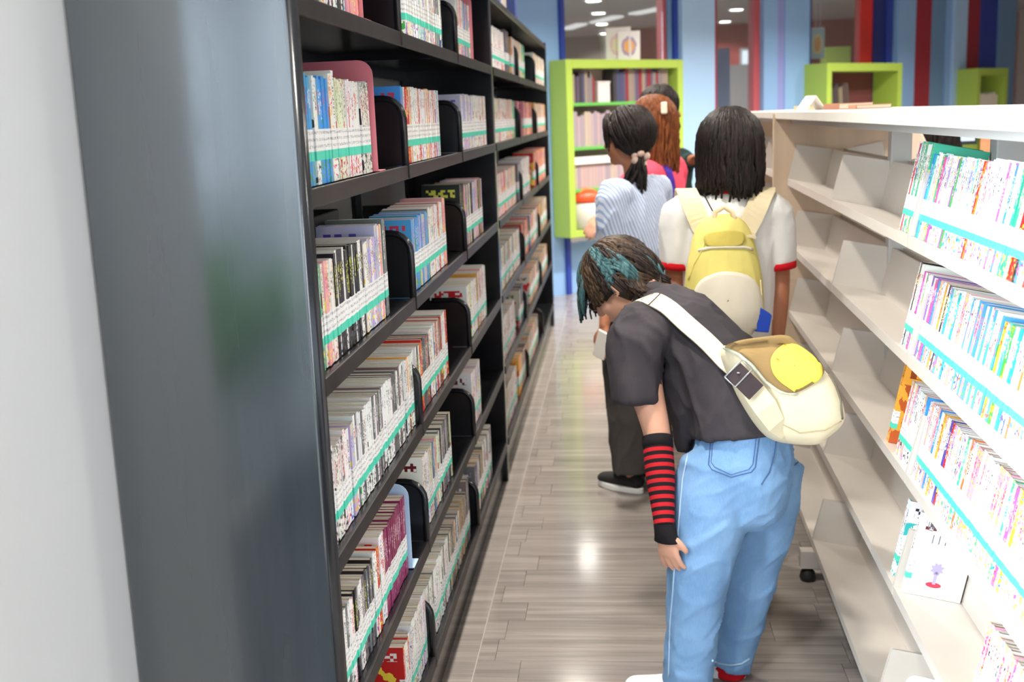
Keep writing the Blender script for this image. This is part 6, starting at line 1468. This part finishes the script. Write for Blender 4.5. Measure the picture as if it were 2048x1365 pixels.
# --- seated person at the desk beyond the rack
sx = A(1868, 300, 6.05).x; Hs = A(1868, 240, 6.0).z
ps = thing('person', 'black-haired person in a black top seated at the monitor beyond the rack', 'person', (sx, 6.0, 0))
V = lambda x, y, z: Vector((sx+x, 6.0+y, z))
b = Blob(); hz = Hs-0.115; L5, hr5, hf5, hu5 = b.head(V(0, 0, hz), (0.25, 0.97, -0.1), (0, 0, 1), 1.0)
b.loft([(V(0, -0.02, hz-0.05), 0.045, 0.047), (V(0, -0.03, hz-0.14), 0.045, 0.047), (V(0, -0.03, hz-0.20), 0.10, 0.07), (V(0, -0.04, hz-0.40), 0.13, 0.09), (V(0, -0.04, 0.52), 0.14, 0.10), (V(0, -0.02, 0.46), 0.13, 0.10)], (1, 0, 0), 20, 4)
for sg in (-1, 1):
    b.loft([(V(0.10*sg, -0.03, hz-0.23), 0.05, 0.05), (V(0.18*sg, -0.02, hz-0.26), 0.045, 0.045), (V(0.21*sg, 0.08, hz-0.46), 0.036, 0.036), (V(0.14*sg, 0.30, 0.78), 0.024, 0.024)], (1, 0, 0), 16, 4); b.hand(V(0.14*sg, 0.30, 0.775), (0, 1, -0.05), (1, 0, 0), 0.3, 0.95, thumb=sg, normal=(0, 0, -1))
    b.loft([(V(0.07*sg, 0, 0.50), 0.08, 0.08), (V(0.09*sg, 0.36, 0.50), 0.055, 0.055), (V(0.09*sg, 0.38, 0.46), 0.054, 0.054), (V(0.09*sg, 0.36, 0.08), 0.036, 0.036), (V(0.09*sg, 0.37, 0.05), 0.036, 0.036)], (1, 0, 0), 16, 4)
b.bake('body', M_skin_t, 0.006, 3, ps); eyes(ps, L5, hr5, hf5, hu5)
b = Blob().loft([(V(0, -0.04, 0.48), 0.165, 0.12), (V(0, -0.05, hz-0.42), 0.155, 0.115), (V(0, -0.04, hz-0.26), 0.15, 0.10), (V(0, -0.03, hz-0.19), 0.08, 0.065)], (1, 0, 0), 24, 5, (0.0, 0.2))
for sg in (-1, 1): b.loft([(V(0.10*sg, -0.03, hz-0.24), 0.07, 0.065), (V(0.185*sg, -0.02, hz-0.27), 0.06, 0.056), (V(0.212*sg, 0.07, hz-0.45), 0.05, 0.05)], (1, 0, 0), 18, 4, (0.4, 0))
b.bake('shirt', cloth('black_cotton', (26, 24, 28)), 0.009, 4, ps, folds(0.004, (0.2, 0.1, 1), 10, 5))
b = Blob().loft([(V(0, -0.03, 0.56), 0.15, 0.11), (V(0, -0.01, 0.47), 0.15, 0.12)], (1, 0, 0), 22, 4, (0.0, 0.3))
for sg in (-1, 1): b.loft([(V(0.07*sg, -0.02, 0.51), 0.085, 0.085), (V(0.09*sg, 0.34, 0.505), 0.068, 0.066), (V(0.09*sg, 0.385, 0.44), 0.062, 0.062), (V(0.09*sg, 0.36, 0.09), 0.052, 0.052)], (1, 0, 0), 18, 4, (0.4, 0))
b.bake('jeans', cloth('mid_blue_denim', (86, 110, 168)), 0.009, 4, ps)
for sg in (-1, 1): shoe(ps, V(0.09*sg, 0.32, -6.0+6.0), (0, 1, 0), 0.23, 0.09, M_blkshoe, M_sole)
rad = (0.094, 0.106, 0.108); Cc = V(0, -0.01, hz+0.022); mb, a5, b5, c5 = cap_mesh(Cc, hf5, (0, 0, 1), rad, 0.35, -0.6)
strands(mb, fall_paths(random.Random(15), Cc, a5, b5, c5, rad, 120, 0.16, 0.95, 0.5, 0.006), 0.0095, 0.35); mb.build('hair', M_blackhair, ps)
ch = thing('chair', 'orange chair with a cream rounded back, seated person on it beyond the rack', 'chair', (sx, 5.95, 0))
MB().prism(rounded(-0.21, 0.21, -0.22, 0.20, 0.08, (1, 1, 1, 1)), 'z', 0.405, 0.43, M=Matrix.Translation((sx, 6.0, 0))).build('seat', plain('orange_plastic', (226, 116, 56), 0.45), ch, bevel=0.006)
a = A(1797, 330, 5.72); q = A(1846, 245, 5.72)
MB().prism(rounded(a.x-0.16, q.x+0.02, 0.50, q.z, 0.13, (1, 1, 1, 1)), 'y', 5.70, 5.73).build('backrest', plain('cream_shell', (246, 222, 198), 0.5), ch, bevel=0.008)
for dx in (-0.17, 0.17):
    for dy in (-0.17, 0.17): MB().tube([(sx+dx, 6.0+dy, 0.405), (sx+dx*1.1, 6.0+dy*1.1, 0.0)], 0.012, 10).build('leg', M_alu, ch)
MB().box((a.x+0.05, 5.715, 0.40), (a.x+0.09, 5.80, 0.62)).build('back_bracket', M_alu, ch)
